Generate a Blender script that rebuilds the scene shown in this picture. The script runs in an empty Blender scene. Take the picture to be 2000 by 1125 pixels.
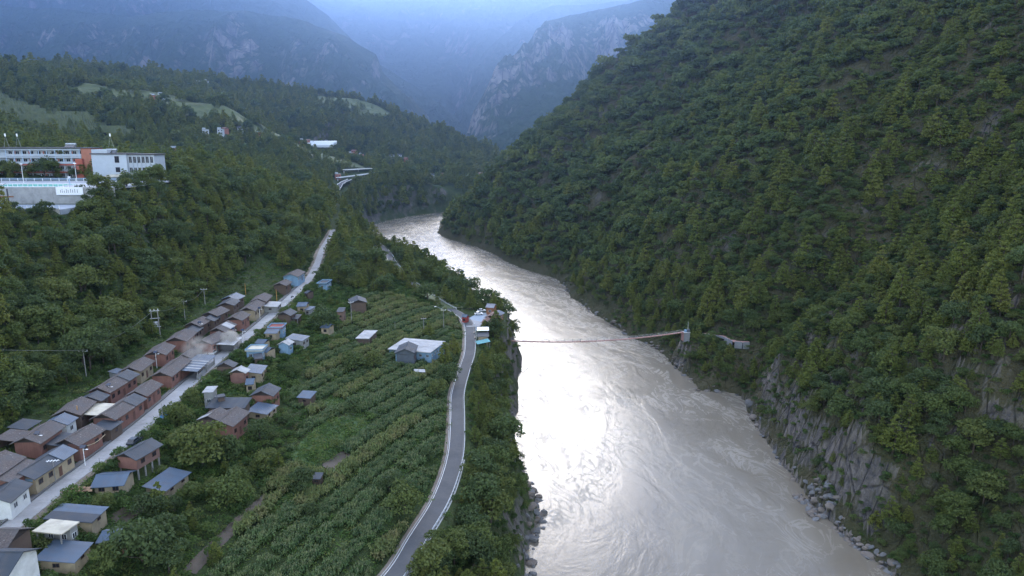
import bpy, bmesh
import math, random
import numpy as np
from mathutils import Vector, Matrix, Euler
R = math.radians
S = bpy.context.scene
COL = S.collection

# ------------------------------------------------------------------ camera, sky, sun, exposure
cam_data = bpy.data.cameras.new('camera'); cam = bpy.data.objects.new('camera', cam_data); COL.objects.link(cam)
cam.location = (0, 0, 115); cam.rotation_euler = (R(78), 0, 0)
cam_data.sensor_width = 36; cam_data.lens = 24.77; cam_data.clip_start = 1; cam_data.clip_end = 40000
S.camera = cam
SUN_EL, SUN_AZ = R(23.5), R(0)          # azimuth from +y towards +x
world = bpy.data.worlds.new('World'); S.world = world; world.use_nodes = True
wn = world.node_tree; wn.nodes.clear()
w_out = wn.nodes.new('ShaderNodeOutputWorld'); w_bg = wn.nodes.new('ShaderNodeBackground')
sky = wn.nodes.new('ShaderNodeTexSky'); sky.sky_type = 'NISHITA'; sky.sun_disc = False
sky.sun_elevation = SUN_EL; sky.sun_rotation = SUN_AZ; sky.altitude = 1200; sky.air_density = 1.4; sky.dust_density = 2.0; sky.ozone_density = 1.5
# broken cloud, the same all over the sky
w_tc = wn.nodes.new('ShaderNodeTexCoord'); w_mp = wn.nodes.new('ShaderNodeMapping'); w_mp.inputs['Scale'].default_value = (1, 1, 2.6)
w_nz = wn.nodes.new('ShaderNodeTexNoise'); w_nz.inputs['Scale'].default_value = 3.2; w_nz.inputs['Detail'].default_value = 6; w_nz.inputs['Roughness'].default_value = .55
w_rp = wn.nodes.new('ShaderNodeValToRGB'); w_rp.color_ramp.elements[0].position = .44; w_rp.color_ramp.elements[1].position = .66
w_mx = wn.nodes.new('ShaderNodeMixRGB'); w_mx.inputs[2].default_value = (9.5, 9.7, 10.2, 1)
wn.links.new(w_tc.outputs['Generated'], w_mp.inputs[0]); wn.links.new(w_mp.outputs[0], w_nz.inputs[0]); wn.links.new(w_nz.outputs[0], w_rp.inputs[0])
w_sc = wn.nodes.new('ShaderNodeMath'); w_sc.operation = 'MULTIPLY'; w_sc.inputs[1].default_value = .7
wn.links.new(w_rp.outputs[0], w_sc.inputs[0]); wn.links.new(w_sc.outputs[0], w_mx.inputs[0]); wn.links.new(sky.outputs[0], w_mx.inputs[1])
wn.links.new(w_mx.outputs[0], w_bg.inputs[0]); w_bg.inputs[1].default_value = .15
wn.links.new(w_bg.outputs[0], w_out.inputs[0])
sun_data = bpy.data.lights.new('sun', 'SUN'); sun = bpy.data.objects.new('sun', sun_data); COL.objects.link(sun)
sun_data.energy = .55; sun_data.angle = R(19); sun_data.color = (1, .91, .80)
sd = Vector((math.cos(SUN_EL)*math.sin(SUN_AZ), math.cos(SUN_EL)*math.cos(SUN_AZ), math.sin(SUN_EL)))
sun.rotation_euler = (-sd).to_track_quat('-Z', 'Y').to_euler()
S.view_settings.view_transform = 'Standard'; S.view_settings.look = 'None'; S.view_settings.gamma = 1
S.view_settings.use_curve_mapping = False
S.view_settings.exposure = 1.95
S.cycles.max_bounces = 5; S.cycles.diffuse_bounces = 2; S.cycles.glossy_bounces = 2; S.cycles.transmission_bounces = 2
S.cycles.transparent_max_bounces = 4; S.cycles.volume_bounces = 0; S.cycles.use_denoising = True
S.cycles.caustics_reflective = False; S.cycles.caustics_refractive = False

# ------------------------------------------------------------------ terrain (metres; x right, y up-valley, z above the water)
def sstep(a, b, v):
    t = np.clip((v-a)/(b-a), 0, 1); return t*t*(3-2*t)
_rs = np.random.RandomState(7)
_PERM = np.concatenate([_rs.permutation(256)]*3)
_ang = _rs.rand(256)*2*math.pi
_GX, _GY = np.cos(_ang), np.sin(_ang)
def perlin(x, y):
    x = np.asarray(x, float); y = np.asarray(y, float)
    xi = np.floor(x).astype(int); yi = np.floor(y).astype(int)
    xf = x-xi; yf = y-yi; xi &= 255; yi &= 255
    u = xf*xf*xf*(xf*(xf*6-15)+10); v = yf*yf*yf*(yf*(yf*6-15)+10)
    def g(ix, iy, dx, dy):
        h = _PERM[_PERM[ix & 255]+(iy & 255)]
        return _GX[h]*dx+_GY[h]*dy
    a = g(xi, yi, xf, yf); b = g(xi+1, yi, xf-1, yf)
    c = g(xi, yi+1, xf, yf-1); d = g(xi+1, yi+1, xf-1, yf-1)
    return ((a+u*(b-a))*(1-v)+(c+u*(d-c))*v)*1.5
def fbm(x, y, o=4):
    s = 0; a = 1; t = 0
    for i in range(o):
        s = s+a*perlin(x*2**i+17.3*i, y*2**i-9.1*i); t += a; a *= .5
    return s/t
def ridged(x, y, o=4):
    s = 0; a = 1; t = 0
    for i in range(o):
        s = s+a*(1-2*np.abs(perlin(x*2**i+31.7*i, y*2**i+5.3*i))); t += a; a *= .5
    return s/t

LB = [(14,40),(8,100),(3.5,150),(2.8,169),(5.3,187.6),(8.1,213.5),(2.2,236),(0.6,256),(3.1,287.6),(4.5,327.5),(3.4,372),(-6,397),(-20,422),(-30,455),(-45,510),(-60,552),(-88,600),(-128,650),(-166,720),(-190,800),(-197,880),(-188,960),(-160,1050),(-106,1124),(0,1180),(150,1260),(400,1400),(800,1700)]
RB = [(112,40),(108,120),(101.8,169),(99.5,190),(96,207),(97.1,215),(98,251),(100.2,282),(101.1,306),(88,311),(87.6,327.5),(81.2,369),(72,397.5),(61.7,432.5),(42.4,518),(39.6,562),(4.7,637),(-26.7,727),(-54.5,782),(-83.3,837),(-94,900),(-80,965),(-30,1050),(60,1110),(200,1180),(450,1320),(850,1600)]
RIVER_ROAD = [(-40,95,26.5),(-32,112,27),(-24.4,129.3,27),(-21.3,143.6,27),(-17.7,162.1,27),(-16.3,185.4,27),(-17.7,211.4,27),(-19.3,234.4,27),(-18.8,259.5,27),(-18.0,282.6,27),(-19.4,310.8,27.6),(-21.9,331,28),(-27.3,347.4,28),(-38.8,365.9,29),(-61.3,413.6,31),(-78.7,463.7,32),(-90.9,506.8,33),(-110,560,34),(-148,630,37),(-196,700,41),(-236,790,46)]
VILLAGE_ROAD = [(-94.8,90,43),(-95,118,43),(-95.3,137,43),(-95.0,153,43),(-95.7,180,43),(-98.2,223,43),(-99.2,265,43),(-101.9,316.5,43.5),(-104.4,355.2,44.2),(-109.6,390.4,46),(-114.7,421.4,49),(-122.6,476.4,52),(-134,540,56),(-150,610,60)]
def resample(pts, step):
    p = np.array(pts, float); out = []
    # Catmull-Rom through the points
    q = np.vstack([2*p[0]-p[1], p, 2*p[-1]-p[-2]])
    for i in range(1, len(q)-2):
        n = max(1, int(np.linalg.norm(q[i+1][:2]-q[i][:2])/step))
        for k in range(n):
            t = k/n
            out.append(.5*((2*q[i])+(-q[i-1]+q[i+1])*t+(2*q[i-1]-5*q[i]+4*q[i+1]-q[i+2])*t*t+(-q[i-1]+3*q[i]-3*q[i+1]+q[i+2])*t**3))
    out.append(p[-1]); return np.array(out)
def jag(pts, amp, seed):
    p = resample([(a, b, 0) for a, b in pts], 5.)
    t = np.gradient(p[:, :2], axis=0); t /= np.linalg.norm(t, axis=1)[:, None]
    n = np.stack([t[:, 1], -t[:, 0]], 1); s = np.arange(len(p))*5.
    k = fbm(s/28+seed, s*0+seed, 4)*amp
    return p[:, :2]+n*k[:, None]
LBP = jag(LB, 5.0, 3.3); RBP = jag(RB, 5.5, 8.8)
RRP = resample(RIVER_ROAD, 2.); VRP = resample(VILLAGE_ROAD, 2.)
def seg_dist(px, py, poly, zcol=None):
    """distance to a polyline; with zcol also the height of the nearest point"""
    px = np.asarray(px, float).ravel(); py = np.asarray(py, float).ravel()
    best = np.full(px.shape, 1e18); zz = np.zeros(px.shape)
    for i in range(len(poly)-1):
        ax, ay = poly[i][:2]; bx, by = poly[i+1][:2]
        dx, dy = bx-ax, by-ay; L = dx*dx+dy*dy+1e-9
        t = np.clip(((px-ax)*dx+(py-ay)*dy)/L, 0, 1)
        d = (px-ax-t*dx)**2+(py-ay-t*dy)**2
        m = d < best; best[m] = d[m]
        if zcol is not None: zz[m] = (poly[i][zcol]+t*(poly[i+1][zcol]-poly[i][zcol]))[m]
    return (np.sqrt(best), zz) if zcol is not None else np.sqrt(best)
_RIVER_POLY = np.vstack([LBP, RBP[::-1]])
def in_poly(px, py, poly):
    px = np.asarray(px, float); py = np.asarray(py, float)
    c = np.zeros(px.shape, bool); n = len(poly)
    for i in range(n):
        x1, y1 = poly[i][:2]; x2, y2 = poly[(i+1) % n][:2]
        if y1 == y2: continue
        k = ((y1 > py) != (y2 > py)) & (px < (x2-x1)*(py-y1)/(y2-y1)+x1)
        c ^= k
    return c
# ground heights surveyed on the left bank: a smooth surface goes through them
SPOTS = [(-5,60,20),(-5,150,19),(-4,200,20),(-3,250,20),(-3,300,21),(-4,350,21),(-18,400,22),(-40,452,23),(-56,510,24),(-72,555,24),(-100,606,22),(-142,660,22),(-182,728,24),(-206,800,26),(-214,880,24),(-204,960,25),(-165,1080,26),(-108,1145,28),(0,1210,30),(150,1290,40),
 (-60,110,33),(-60,160,33.5),(-60,210,34),(-60,260,34.5),(-60,310,35),(-60,350,36),(-75,400,40),(-90,440,43),(-40,330,31),(-45,390,30),
 (-12,335,27.6),(-8,350,27),(-11,300,26),
 (-122,100,48),(-121,160,48),(-121,200,48),(-121,240,48),(-121,290,49),(-118,330,50),(-122,380,53),(-130,430,57),
 (-150,120,68),(-150,170,68),(-150,220,68),(-148,270,69),(-146,320,71),(-148,380,74),(-160,450,78),
 (-215,120,112),(-205,180,104),(-200,230,97),(-190,270,90),(-178,360,93),(-182,330,93),(-215,335,94.5),(-260,335,96),(-260,390,99),(-180,400,93),(-320,340,112),(-320,250,120),(-320,150,140),
 (-200,430,93),(-193,520,88),(-189,600,71),(-182,650,52),(-230,520,93),(-260,600,80),(-300,480,100),(-165,560,68),(-168,615,56),
 (-230,850,50),(-289,1150,56),(-345,1200,62),(-250,900,55),(-300,800,72),(-250,720,60),(-420,700,95),(-420,900,90),(-500,500,140),
 (-147,1200,43),(-93,1300,51),(-299,1350,77),(-390,1400,98),(-200,1300,55),(-350,1050,68),(-500,1150,95),(0,1350,52),(-100,1450,75),(150,1500,90),(-600,1300,130),(-700,900,150)]
def _tps_fit(pts):
    p = np.array(pts, float); xy = p[:, :2]/100.; n = len(p)
    r2 = ((xy[:, None]-xy[None])**2).sum(-1); K = .5*r2*np.log(r2+1e-12)
    K[np.arange(n), np.arange(n)] += .002
    A = np.zeros((n+3, n+3)); A[:n, :n] = K; A[:n, n] = 1; A[:n, n+1:] = xy; A[n, :n] = 1; A[n+1:, :n] = xy.T
    w = np.linalg.solve(A, np.concatenate([p[:, 2], [0, 0, 0]]))
    return xy, w
_RR_S = [tuple(p) for p in RRP[::9]]; _VR_S = [tuple(p) for p in VRP[::10]]
_TPS = _tps_fit(SPOTS+_RR_S+_VR_S)
def tps(x, y):
    xy, w = _TPS; q = np.stack([x, y], -1)/100.; out = np.empty(len(q))
    for i in range(0, len(q), 20000):
        c = q[i:i+20000]; r2 = ((c[:, None]-xy[None])**2).sum(-1)
        out[i:i+20000] = (.5*r2*np.log(r2+1e-12))@w[:-3]+w[-3]+c@w[-2:]
    return out
# hills behind: ridge polyline (x,y,z), slope towards the river, slope behind, noise
HILLS = [
 dict(r=[(-1400,900,310),(-1000,980,243),(-764,1080,212),(-640,1100,188),(-500,1110,168),(-440,1110,151),(-370,1130,120),(-318,1150,92)], s=.26, b=.3),
 dict(r=[(-900,1500,250),(-700,1650,236),(-523,1700,212),(-360,1720,194),(-270,1710,164),(-180,1700,132),(-60,1690,88),(20,1680,52)], s=.22, b=.35),
]
def tent(x, y, r, s, b):
    d, z = seg_dist(x, y, np.array(r), 2)
    rr = np.array(r); ry = np.interp(x, rr[:, 0], rr[:, 1])
    k = np.where(np.asarray(y).ravel() < ry, s, b)
    return z-k*d
SITES = []   # level building platforms: (x, y, half length x, half length y, z, margin)
SITES.append((-228,318,60,29,94.6,20))
SITES.append((-207,277.5,33,11.0,88.5,8))
SITES_R = [(92,347,5,5,13.5,7)]
SITES.append((-13.5,338,10.5,17,27.6,5))
def height(x, y, detail=True):
    shp = np.shape(x); x = np.asarray(x, float).ravel(); y = np.asarray(y, float).ravel()
    inr = in_poly(x, y, _RIVER_POLY)
    dl = seg_dist(x, y, LBP[::2]); dr = seg_dist(x, y, RBP[::2])
    right = (dr < dl)
    zl = tps(x, y)
    wild = np.clip(sstep(-118, -150, x)+sstep(430, 520, y), 0, 1)
    h2 = np.full(x.shape, -1e3)
    for hh in HILLS:
        t = tent(x, y, hh['r'], hh['s'], hh['b'])
        t = t+14*ridged(x/170., y/170., 3)*sstep(0, 120, t-40)
        h2 = np.maximum(h2, t)
    w = sstep(1380, 1620, y); zl = zl*(1-w)+np.minimum(zl, 30)*w
    k = 14.; mx = np.maximum(zl, h2); zl2 = mx+np.maximum(k-np.abs(zl-h2), 0)**2/(4*k)
    zl = np.where(y > 560, zl+(zl2-zl)*sstep(560, 700, y), zl)
    if detail:
        zl = zl+wild*(4.5*fbm(x/45., y/45., 4)+1.2*fbm(x/9., y/9., 2))+(1-wild)*.5*fbm(x/14., y/14., 3)
    bank = 2.2*np.maximum(dl-.5, 0)+1.2
    if detail: bank = bank+1.3*fbm(x/5., y/5., 3)
    zl = np.minimum(zl, bank)
    drr, zrr = seg_dist(x, y, RRP[::2], 2)
    w = 1-sstep(3.4, 7.5, drr); zl = zl*(1-w)+(zrr-.12)*w
    dv, zv = seg_dist(x, y, VRP[::2], 2)
    w = 1-sstep(4.0, 8.0, dv); zl = zl*(1-w)+(zv-.12)*w
    for sx, sy, ax, ay, sz, m in SITES:
        q = np.maximum(np.abs(x-sx)-ax, np.abs(y-sy)-ay)
        w = 1-sstep(0, m, q); zl = zl*(1-w)+sz*w
    # the mountain across the river
    s = -.266*x+.964*y+.35*dr
    zr = .86*dr+.00022*dr*dr
    amp = sstep(8, 90, dr)
    zr = zr+amp*(36*ridged(s/150.+.37, dr/520.+.2, 3)-4)+6*amp*fbm(s/40., dr/60., 4)
    # rock wall close to the water in the near bend
    cl = sstep(175, 200, y)*(1-sstep(285, 310, y))
    cl = cl*(.75+.5*fbm(y/16., x/40., 3))
    zr = zr+cl*16*sstep(2.5, 11, dr)*(1-.6*sstep(28, 70, dr))
    cl2 = sstep(120, 140, y)*(1-sstep(215, 235, y))*(.7+.5*fbm(y/14.+4, x/30., 3))
    zr = zr+cl2*9*sstep(34, 44, dr)*(1-.7*sstep(60, 110, dr))
    if detail: zr = zr+(np.clip(cl, 0, 1)*(1-sstep(26, 40, dr))+np.clip(cl2, 0, 1)*sstep(30, 40, dr)*(1-sstep(60, 75, dr)))*(3.6*ridged(x/9., y/9., 3)+1.6*ridged(x/3.5, y/3.5, 2))
    if detail: zr = zr+1.8*fbm(x/7., y/7., 3)*sstep(0, 6, dr)
    for sx, sy, ax, ay, sz, m in SITES_R:
        q = np.maximum(np.abs(x-sx)-ax, np.abs(y-sy)-ay)
        w = 1-sstep(0, m, q); zr = zr*(1-w)+np.maximum(zr, sz)*w
    bank = 1.8*dr+.9+(2.2*fbm(x/6., y/6., 3) if detail else 0)
    zr = np.where(dr < 14, np.minimum(zr, np.maximum(bank, .2)+40*sstep(3, 14, dr)), zr)
    zr = np.where(zr > 420, 420+(zr-420)*.35, zr)
    z = np.where(right, zr, np.maximum(zl, .8))
    z = np.where(inr, -1.5-.12*np.minimum(dl, dr), z)
    return z.reshape(shp)
def ground(x, y):
    return float(height(np.array([x]), np.array([y]))[0])

# ------------------------------------------------------------------ helpers
def link(o): COL.objects.link(o); return o
def tag(o, label=None, cat=None, group=None, kind=None):
    for k, v in (('label', label), ('category', cat), ('group', group), ('kind', kind)):
        if v: o[k] = v
    return o
def mesh_np(name, verts, faces, mat=None, smooth=False):
    me = bpy.data.meshes.new(name)
    verts = np.asarray(verts, np.float32); faces = np.asarray(faces, np.int32)
    me.vertices.add(len(verts)); me.vertices.foreach_set('co', verts.ravel())
    k = faces.shape[1]
    me.loops.add(faces.size); me.loops.foreach_set('vertex_index', faces.ravel())
    me.polygons.add(len(faces)); me.polygons.foreach_set('loop_start', np.arange(0, faces.size, k, dtype=np.int32))
    me.polygons.foreach_set('use_smooth', np.full(len(faces), smooth, bool))
    if mat: me.materials.append(mat)
    me.update(calc_edges=True); me.validate()
    return me
def grid_faces(nr, nc):
    i = np.arange(nr*nc).reshape(nr, nc)
    return np.stack([i[:-1, :-1], i[:-1, 1:], i[1:, 1:], i[1:, :-1]], -1).reshape(-1, 4)
class NT:
    """small node-tree writer"""
    def __init__(self, name):
        self.m = bpy.data.materials.new(name); self.m.use_nodes = True; self.t = self.m.node_tree; self.t.nodes.clear()
        self.out = self.n('OutputMaterial'); self.b = self.n('BsdfPrincipled')
        self.l(self.b.outputs[0], self.out.inputs[0])
    def n(self, kind, **kw):
        x = self.t.nodes.new('ShaderNode'+kind)
        for k, v in kw.items():
            if k[0] == '_': setattr(x, k[1:], v)
            else: x.inputs[k.replace('_', ' ')].default_value = v
        return x
    def l(self, a, b): self.t.links.new(a, b)
    def noise(self, scale, detail=3, rough=.55, vec=None, dist=0):
        x = self.n('TexNoise', Scale=scale, Detail=detail, Roughness=rough, Distortion=dist)
        if vec is not None: self.l(vec, x.inputs['Vector'])
        return x.outputs[0]
    def ramp(self, fac, stops):
        r = self.n('ValToRGB'); e = r.color_ramp.elements
        while len(e) < len(stops): e.new(.5)
        for q, (p, c) in zip(e, stops):
            q.position = p; q.color = (c, c, c, 1) if not hasattr(c, '__len__') else (*c, 1)
        self.l(fac, r.inputs[0]); return r.outputs[0]
    def mix(self, f, a, b, mode='MIX'):
        x = self.n('MixRGB', _blend_type=mode)
        for s, v in zip(x.inputs, (f, a, b)):
            if isinstance(v, bpy.types.NodeSocket): self.l(v, s)
            elif hasattr(v, '__len__'): s.default_value = (*v, 1)
            else: s.default_value = v
        return x.outputs[0]
    def math(self, op, a, b=None):
        x = self.n('Math', _operation=op)
        for s, v in zip(x.inputs, (a, b)):
            if v is None: continue
            if isinstance(v, bpy.types.NodeSocket): self.l(v, s)
            else: s.default_value = v
        return x.outputs[0]
    def bump(self, h, strength, dist=1.):
        x = self.n('Bump', Strength=strength, Distance=dist); self.l(h, x.inputs['Height'])
        self.l(x.outputs[0], self.b.inputs['Normal']); return x
    def pos(self): return self.n('NewGeometry').outputs['Position']
    def obj(self): return self.n('TexCoord').outputs['Object']
    def rand(self): return self.n('ObjectInfo').outputs['Random']
    def set(self, **kw):
        for k, v in kw.items():
            s = self.b.inputs[k.replace('_', ' ')]
            if isinstance(v, bpy.types.NodeSocket): self.l(v, s)
            elif hasattr(v, '__len__') and len(v) == 3: s.default_value = (*v, 1)
            else: s.default_value = v
        return self

# ------------------------------------------------------------------ setting materials
def m_slope(name, forest, rock, rock_at, rock_w, scale, bump, tree_scale):
    """wooded ground: undergrowth colour with bare rock where it is steep"""
    q = NT(name); p = q.pos()
    big = q.noise(scale, 4, .6, p); fine = q.noise(tree_scale, 5, .7, p)
    col = q.mix(q.ramp(fine, [(.3, 0.), (.7, 1.)]), forest[0], forest[1])
    col = q.mix(q.ramp(big, [(.35, 0.), (.7, 1.)]), col, forest[2], 'MIX') if len(forest) > 2 else col
    g = q.n('NewGeometry'); sp = q.n('SeparateXYZ'); q.l(g.outputs['True Normal'], sp.inputs[0])
    mp = q.n('Mapping', Scale=(1, 1, .22)); q.l(p, mp.inputs[0])
    streak = q.noise(tree_scale*.8, 5, .65, mp.outputs[0], .4)
    rk = q.mix(q.ramp(streak, [(.32, 0.), (.72, 1.)]), rock[0], rock[1])
    vo = q.n('TexVoronoi', _feature='DISTANCE_TO_EDGE', Scale=tree_scale*.55); q.l(mp.outputs[0], vo.inputs['Vector'])
    crack = q.ramp(vo.outputs['Distance'], [(0., .35), (.05, 1.)]); rk = q.mix(crack, tuple(k*.5 for k in rock[0]), rk)
    st = q.math('ADD', sp.outputs[2], q.math('MULTIPLY', q.math('SUBTRACT', big, .5), .9))
    st = q.math('ADD', st, q.math('MULTIPLY', q.math('SUBTRACT', streak, .5), .55))
    f = q.ramp(st, [(rock_at-rock_w, 1.), (rock_at+rock_w, 0.)])
    q.set(Base_Color=q.mix(f, col, rk), Roughness=.95); q.b.inputs['Specular IOR Level'].default_value = .1
    q.bump(q.math('ADD', fine, q.math('ADD', q.math('MULTIPLY', streak, .6), q.math('MULTIPLY', crack, .35))), bump, 1/tree_scale)
    return q.m
M_GROUND = m_slope('valley_ground', [(.026, .042, .014), (.045, .07, .020), (.045, .055, .024)], [(.075, .07, .062), (.17, .155, .14)], .40, .06, .03, .6, .35)
M_SLOPE = m_slope('mountain_ground', [(.030, .040, .015), (.060, .058, .028), (.075, .066, .040)], [(.04, .04, .042), (.25, .215, .185)], .42, .10, .05, .9, .30)
M_FAR = m_slope('far_mountain', [(.018, .034, .015), (.035, .058, .022)], [(.06, .06, .065), (.24, .22, .21)], .28, .08, .004, .9, .022)
M_CLIFF = m_slope('far_cliff_mountain', [(.018, .034, .015), (.035, .058, .022)], [(.06, .06, .065), (.30, .28, .26)], .40, .09, .004, .9, .028)

# ------------------------------------------------------------------ terrain sheets
GRID = {}
def surface(x, y):
    """height of the built sheet at x, y"""
    x = np.asarray(x, float); y = np.asarray(y, float); U, Y, Z = GRID['U'], GRID['Y'], GRID['Z']
    a = np.clip(np.log(y/Y[0])/np.log(Y[-1]/Y[0])*(len(Y)-1), 0, len(Y)-1.001); u = np.clip((x/(y+80)-U[0])/(U[1]-U[0]), 0, len(U)-1.001)
    i = a.astype(int); j = u.astype(int); f = a-i; g = u-j
    return (Z[i, j]*(1-g)+Z[i, j+1]*g)*(1-f)+(Z[i+1, j]*(1-g)+Z[i+1, j+1]*g)*f
def ground(x, y): return float(surface(np.array([x]), np.array([y]))[0])
def terrain():
    U = np.linspace(-1.02, 1.02, 540); Y = np.geomspace(62, 2350, 640)
    X = U[None, :]*(Y[:, None]+80); YY = np.repeat(Y[:, None], len(U), 1)
    Z = height(X, YY); GRID.update(U=U, Y=Y, Z=Z)
    V = np.stack([X, YY, Z], -1).reshape(-1, 3); Fc = grid_faces(*X.shape)
    c = V[Fc].mean(1)
    dl = seg_dist(c[:, 0], c[:, 1], LBP[::3]); dr = seg_dist(c[:, 0], c[:, 1], RBP[::3])
    right = dr < dl
    hill = (~right) & (c[:, 1] > 640)
    for nm, mask, mat in (('mountain_slope', right, M_SLOPE), ('hills', hill, M_GROUND), ('ground', ~(right | hill), M_GROUND)):
        f = Fc[mask]; ids, inv = np.unique(f, return_inverse=True)
        o = link(bpy.data.objects.new(nm, mesh_np(nm, V[ids], inv.reshape(f.shape), mat, True))); tag(o, kind='structure')
terrain()

def mountain(name, ridge, front, back, seed, cliff=None, nu=320, nv=170, rough=.16, mat=None):
    """a range: the crest line in metres, and how its height falls away towards and from the valley"""
    r = np.array(ridge, float); L = np.concatenate([[0], np.cumsum(np.linalg.norm(np.diff(r[:, :2], axis=0), axis=1))])
    s = np.linspace(0, L[-1], nu); rx, ry, rz = (np.interp(s, L, r[:, i]) for i in range(3))
    rz = rz*(1+.035*fbm(s/400.+seed, s*0+seed, 4))
    v = np.concatenate([-np.linspace(1, 0, 24)[:-1]**1.5*back, np.linspace(0, 1, nv)**1.25*front])
    Sg, Vg = np.meshgrid(s, v, indexing='ij')
    X = rx[:, None]+0*Vg; Y = ry[:, None]-Vg
    vn = np.abs(Vg)/np.where(Vg < 0, back, front)
    prof = 1-vn**.85*1.05
    if cliff is not None:
        k = np.interp(s, *zip(*cliff)) if len(cliff[0]) == 2 else cliff
        cf = np.interp(vn, [0, .10, .14, .26, .55, 1.], [1, .88, .80, .42, .2, -.05])
        prof = np.where(Vg > 0, prof*(1-k[:, None])+cf*k[:, None], prof)
    Z = rz[:, None]*prof
    am = rz.max()*rough*np.clip(vn*6, 0, 1)*np.clip(prof+.25, 0, 1)
    wx = X+.4*Vg*perlin(X/900.+seed, Y/900.)
    Z = Z+am*(ridged(wx/(front*.30)+seed, Vg/(front*1.1)+seed, 4)-.35)+am*.3*fbm(X/85., Y/85.+seed, 5)
    V = np.stack([X, Y, Z], -1).reshape(-1, 3)
    o = link(bpy.data.objects.new(name, mesh_np(name, V, grid_faces(nu, len(v))[:, ::-1], mat or M_FAR, True)))
    return tag(o, kind='structure')
mountain('mountain', [(-5368,5280,1270),(-4025,5120,1039),(-3060,4960,955),(-2472,4800,891),(-2168,4720,900),(-1654,4640,892),(-1254,4560,814),(-990,4480,705),(-812,4416,609),(-771,4384,503),(-636,4320,367),(-508,4240,246),(-384,4160,137),(-256,4096,-5)], 1840, 1120, 2.1,
    mat=M_CLIFF, cliff=[(0, 0), (2560, .0), (3200, .35), (3760, 1), (4960, 1), (5200, .6), (5600, .3)])
mountain('mountain', [(3379,5120,1833),(1940,4800,1307),(1100,4480,963),(692,4400,892),(326,4320,822),(180,4240,764),(100,4192,639),(0,4160,534),(-115,4096,390),(-200,4048,249),(-233,4000,137),(-304,3968,-21)], 1760, 1280, 5.7,
    mat=M_CLIFF, cliff=[(0, .1), (2400, .2), (3040, .9), (4160, 1)])
mountain('mountain', [(-1627,5920,1030),(-1216,5840,769),(-963,5760,644),(-795,5680,534),(-552,5600,366),(-352,5520,211),(-193,5440,59),(-57,5408,-73)], 1440, 800, 9.1)
mountain('mountain', [(-6299,6240,1676),(-4163,6160,1540),(-2884,6080,1444),(-2057,6048,1323),(-1684,6016,1220),(-1483,6000,1081),(-1321,5984,923),(-1080,5968,684),(-833,5920,399),(-627,5888,115)], 2080, 1120, 3.9)
mountain('mountain', [(3876,7200,1916),(1932,7120,1627),(1107,7040,1385),(380,6960,1318),(48,6880,1179),(-235,6800,899),(-470,6720,620),(-608,6640,366),(-699,6560,161),(-792,6528,-21)], 2080, 1120, 12.4)
mountain('mountain', [(-8459,9600,2215),(-4488,9440,2091),(-2780,9280,1939),(-2179,9120,1807),(-1713,8960,1755),(-913,8960,1961),(0,8960,2075),(1236,9120,2110),(3768,9280,2204),(8305,9440,2239)], 3680, 1440, 15.2)

# ------------------------------------------------------------------ the river
def m_water():
    q = NT('silty_river_water'); uv = q.n('UVMap').outputs[0]
    def mp(sx, sy):
        x = q.n('Mapping', Scale=(sx, sy, 1)); q.l(uv, x.inputs[0]); return x.outputs[0]
    # u runs along the stream, v across, both in metres
    eddy = q.noise(1, 5, .6, mp(.018, .034), 1.6)
    vein = q.n('TexNoise', Scale=1., Detail=6., Roughness=.62, Distortion=2.4); q.l(mp(.045, .085), vein.inputs['Vector'])
    ridge = q.math('ABSOLUTE', q.math('SUBTRACT', vein.outputs[0], .5))
    foam = q.ramp(ridge, [(0., 1.), (.045, 0.)])
    foam = q.math('MULTIPLY', foam, q.ramp(eddy, [(.42, 0.), (.62, 1.)]))
    base = q.mix(q.ramp(eddy, [(.3, 0.), (.7, 1.)]), (.122, .104, .078), (.165, .144, .112))
    base = q.mix(q.math('MULTIPLY', foam, .28), base, (.34, .32, .29))
    w1 = q.noise(1, 3, .6, mp(.26, .40), .25); w2 = q.noise(1, 4, .6, mp(.9, 1.3), .2); w3 = q.noise(1, 4, .65, mp(.06, .11), .5)
    calm = q.ramp(q.noise(1, 4, .6, mp(.03, .055), 1.1), [(.42, .25), (.58, 1.25)])
    h = q.math('ADD', q.math('MULTIPLY', w1, .55), q.math('ADD', q.math('MULTIPLY', w2, .22), q.math('MULTIPLY', w3, .38)))
    h = q.math('MULTIPLY', h, calm)
    q.set(Base_Color=base, Roughness=q.math('ADD', .23, q.math('MULTIPLY', foam, .3)), IOR=1.33)
    q.bump(h, .22, .42)
    return q.m
def river():
    n = 360
    a = resample([(p[0], p[1], 0) for p in LBP[::6]], 3.); b = resample([(p[0], p[1], 0) for p in RBP[::6]], 3.)
    def at(p, k):
        L = np.concatenate([[0], np.cumsum(np.linalg.norm(np.diff(p, axis=0), axis=1))]); t = np.linspace(0, L[-1], k)
        return np.stack([np.interp(t, L, p[:, i]) for i in range(2)], 1), t
    A, ta = at(a, n); B, tb = at(b, n); m = 48
    w = np.linspace(-.16, 1.16, m)[None, :, None]
    Pn = A[:, None]*(1-w)+B[:, None]*w
    V = np.concatenate([Pn, np.zeros((n, m, 1))], 2).reshape(-1, 3)
    f = grid_faces(n, m)[:, ::-1]
    me = mesh_np('river', V, f, m_water(), True)
    uvs = np.stack([np.repeat(((ta+tb)/2)[:, None], m, 1), np.linalg.norm(B-A, axis=1)[:, None]*w[:, :, 0]], -1).reshape(-1, 2)
    lay = me.uv_layers.new(name='UVMap')
    idx = np.empty(len(me.loops), np.int32); me.loops.foreach_get('vertex_index', idx)
    lay.data.foreach_set('uv', uvs[idx].astype(np.float32).ravel())
    o = link(bpy.data.objects.new('river', me)); tag(o, kind='structure')
river()

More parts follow.
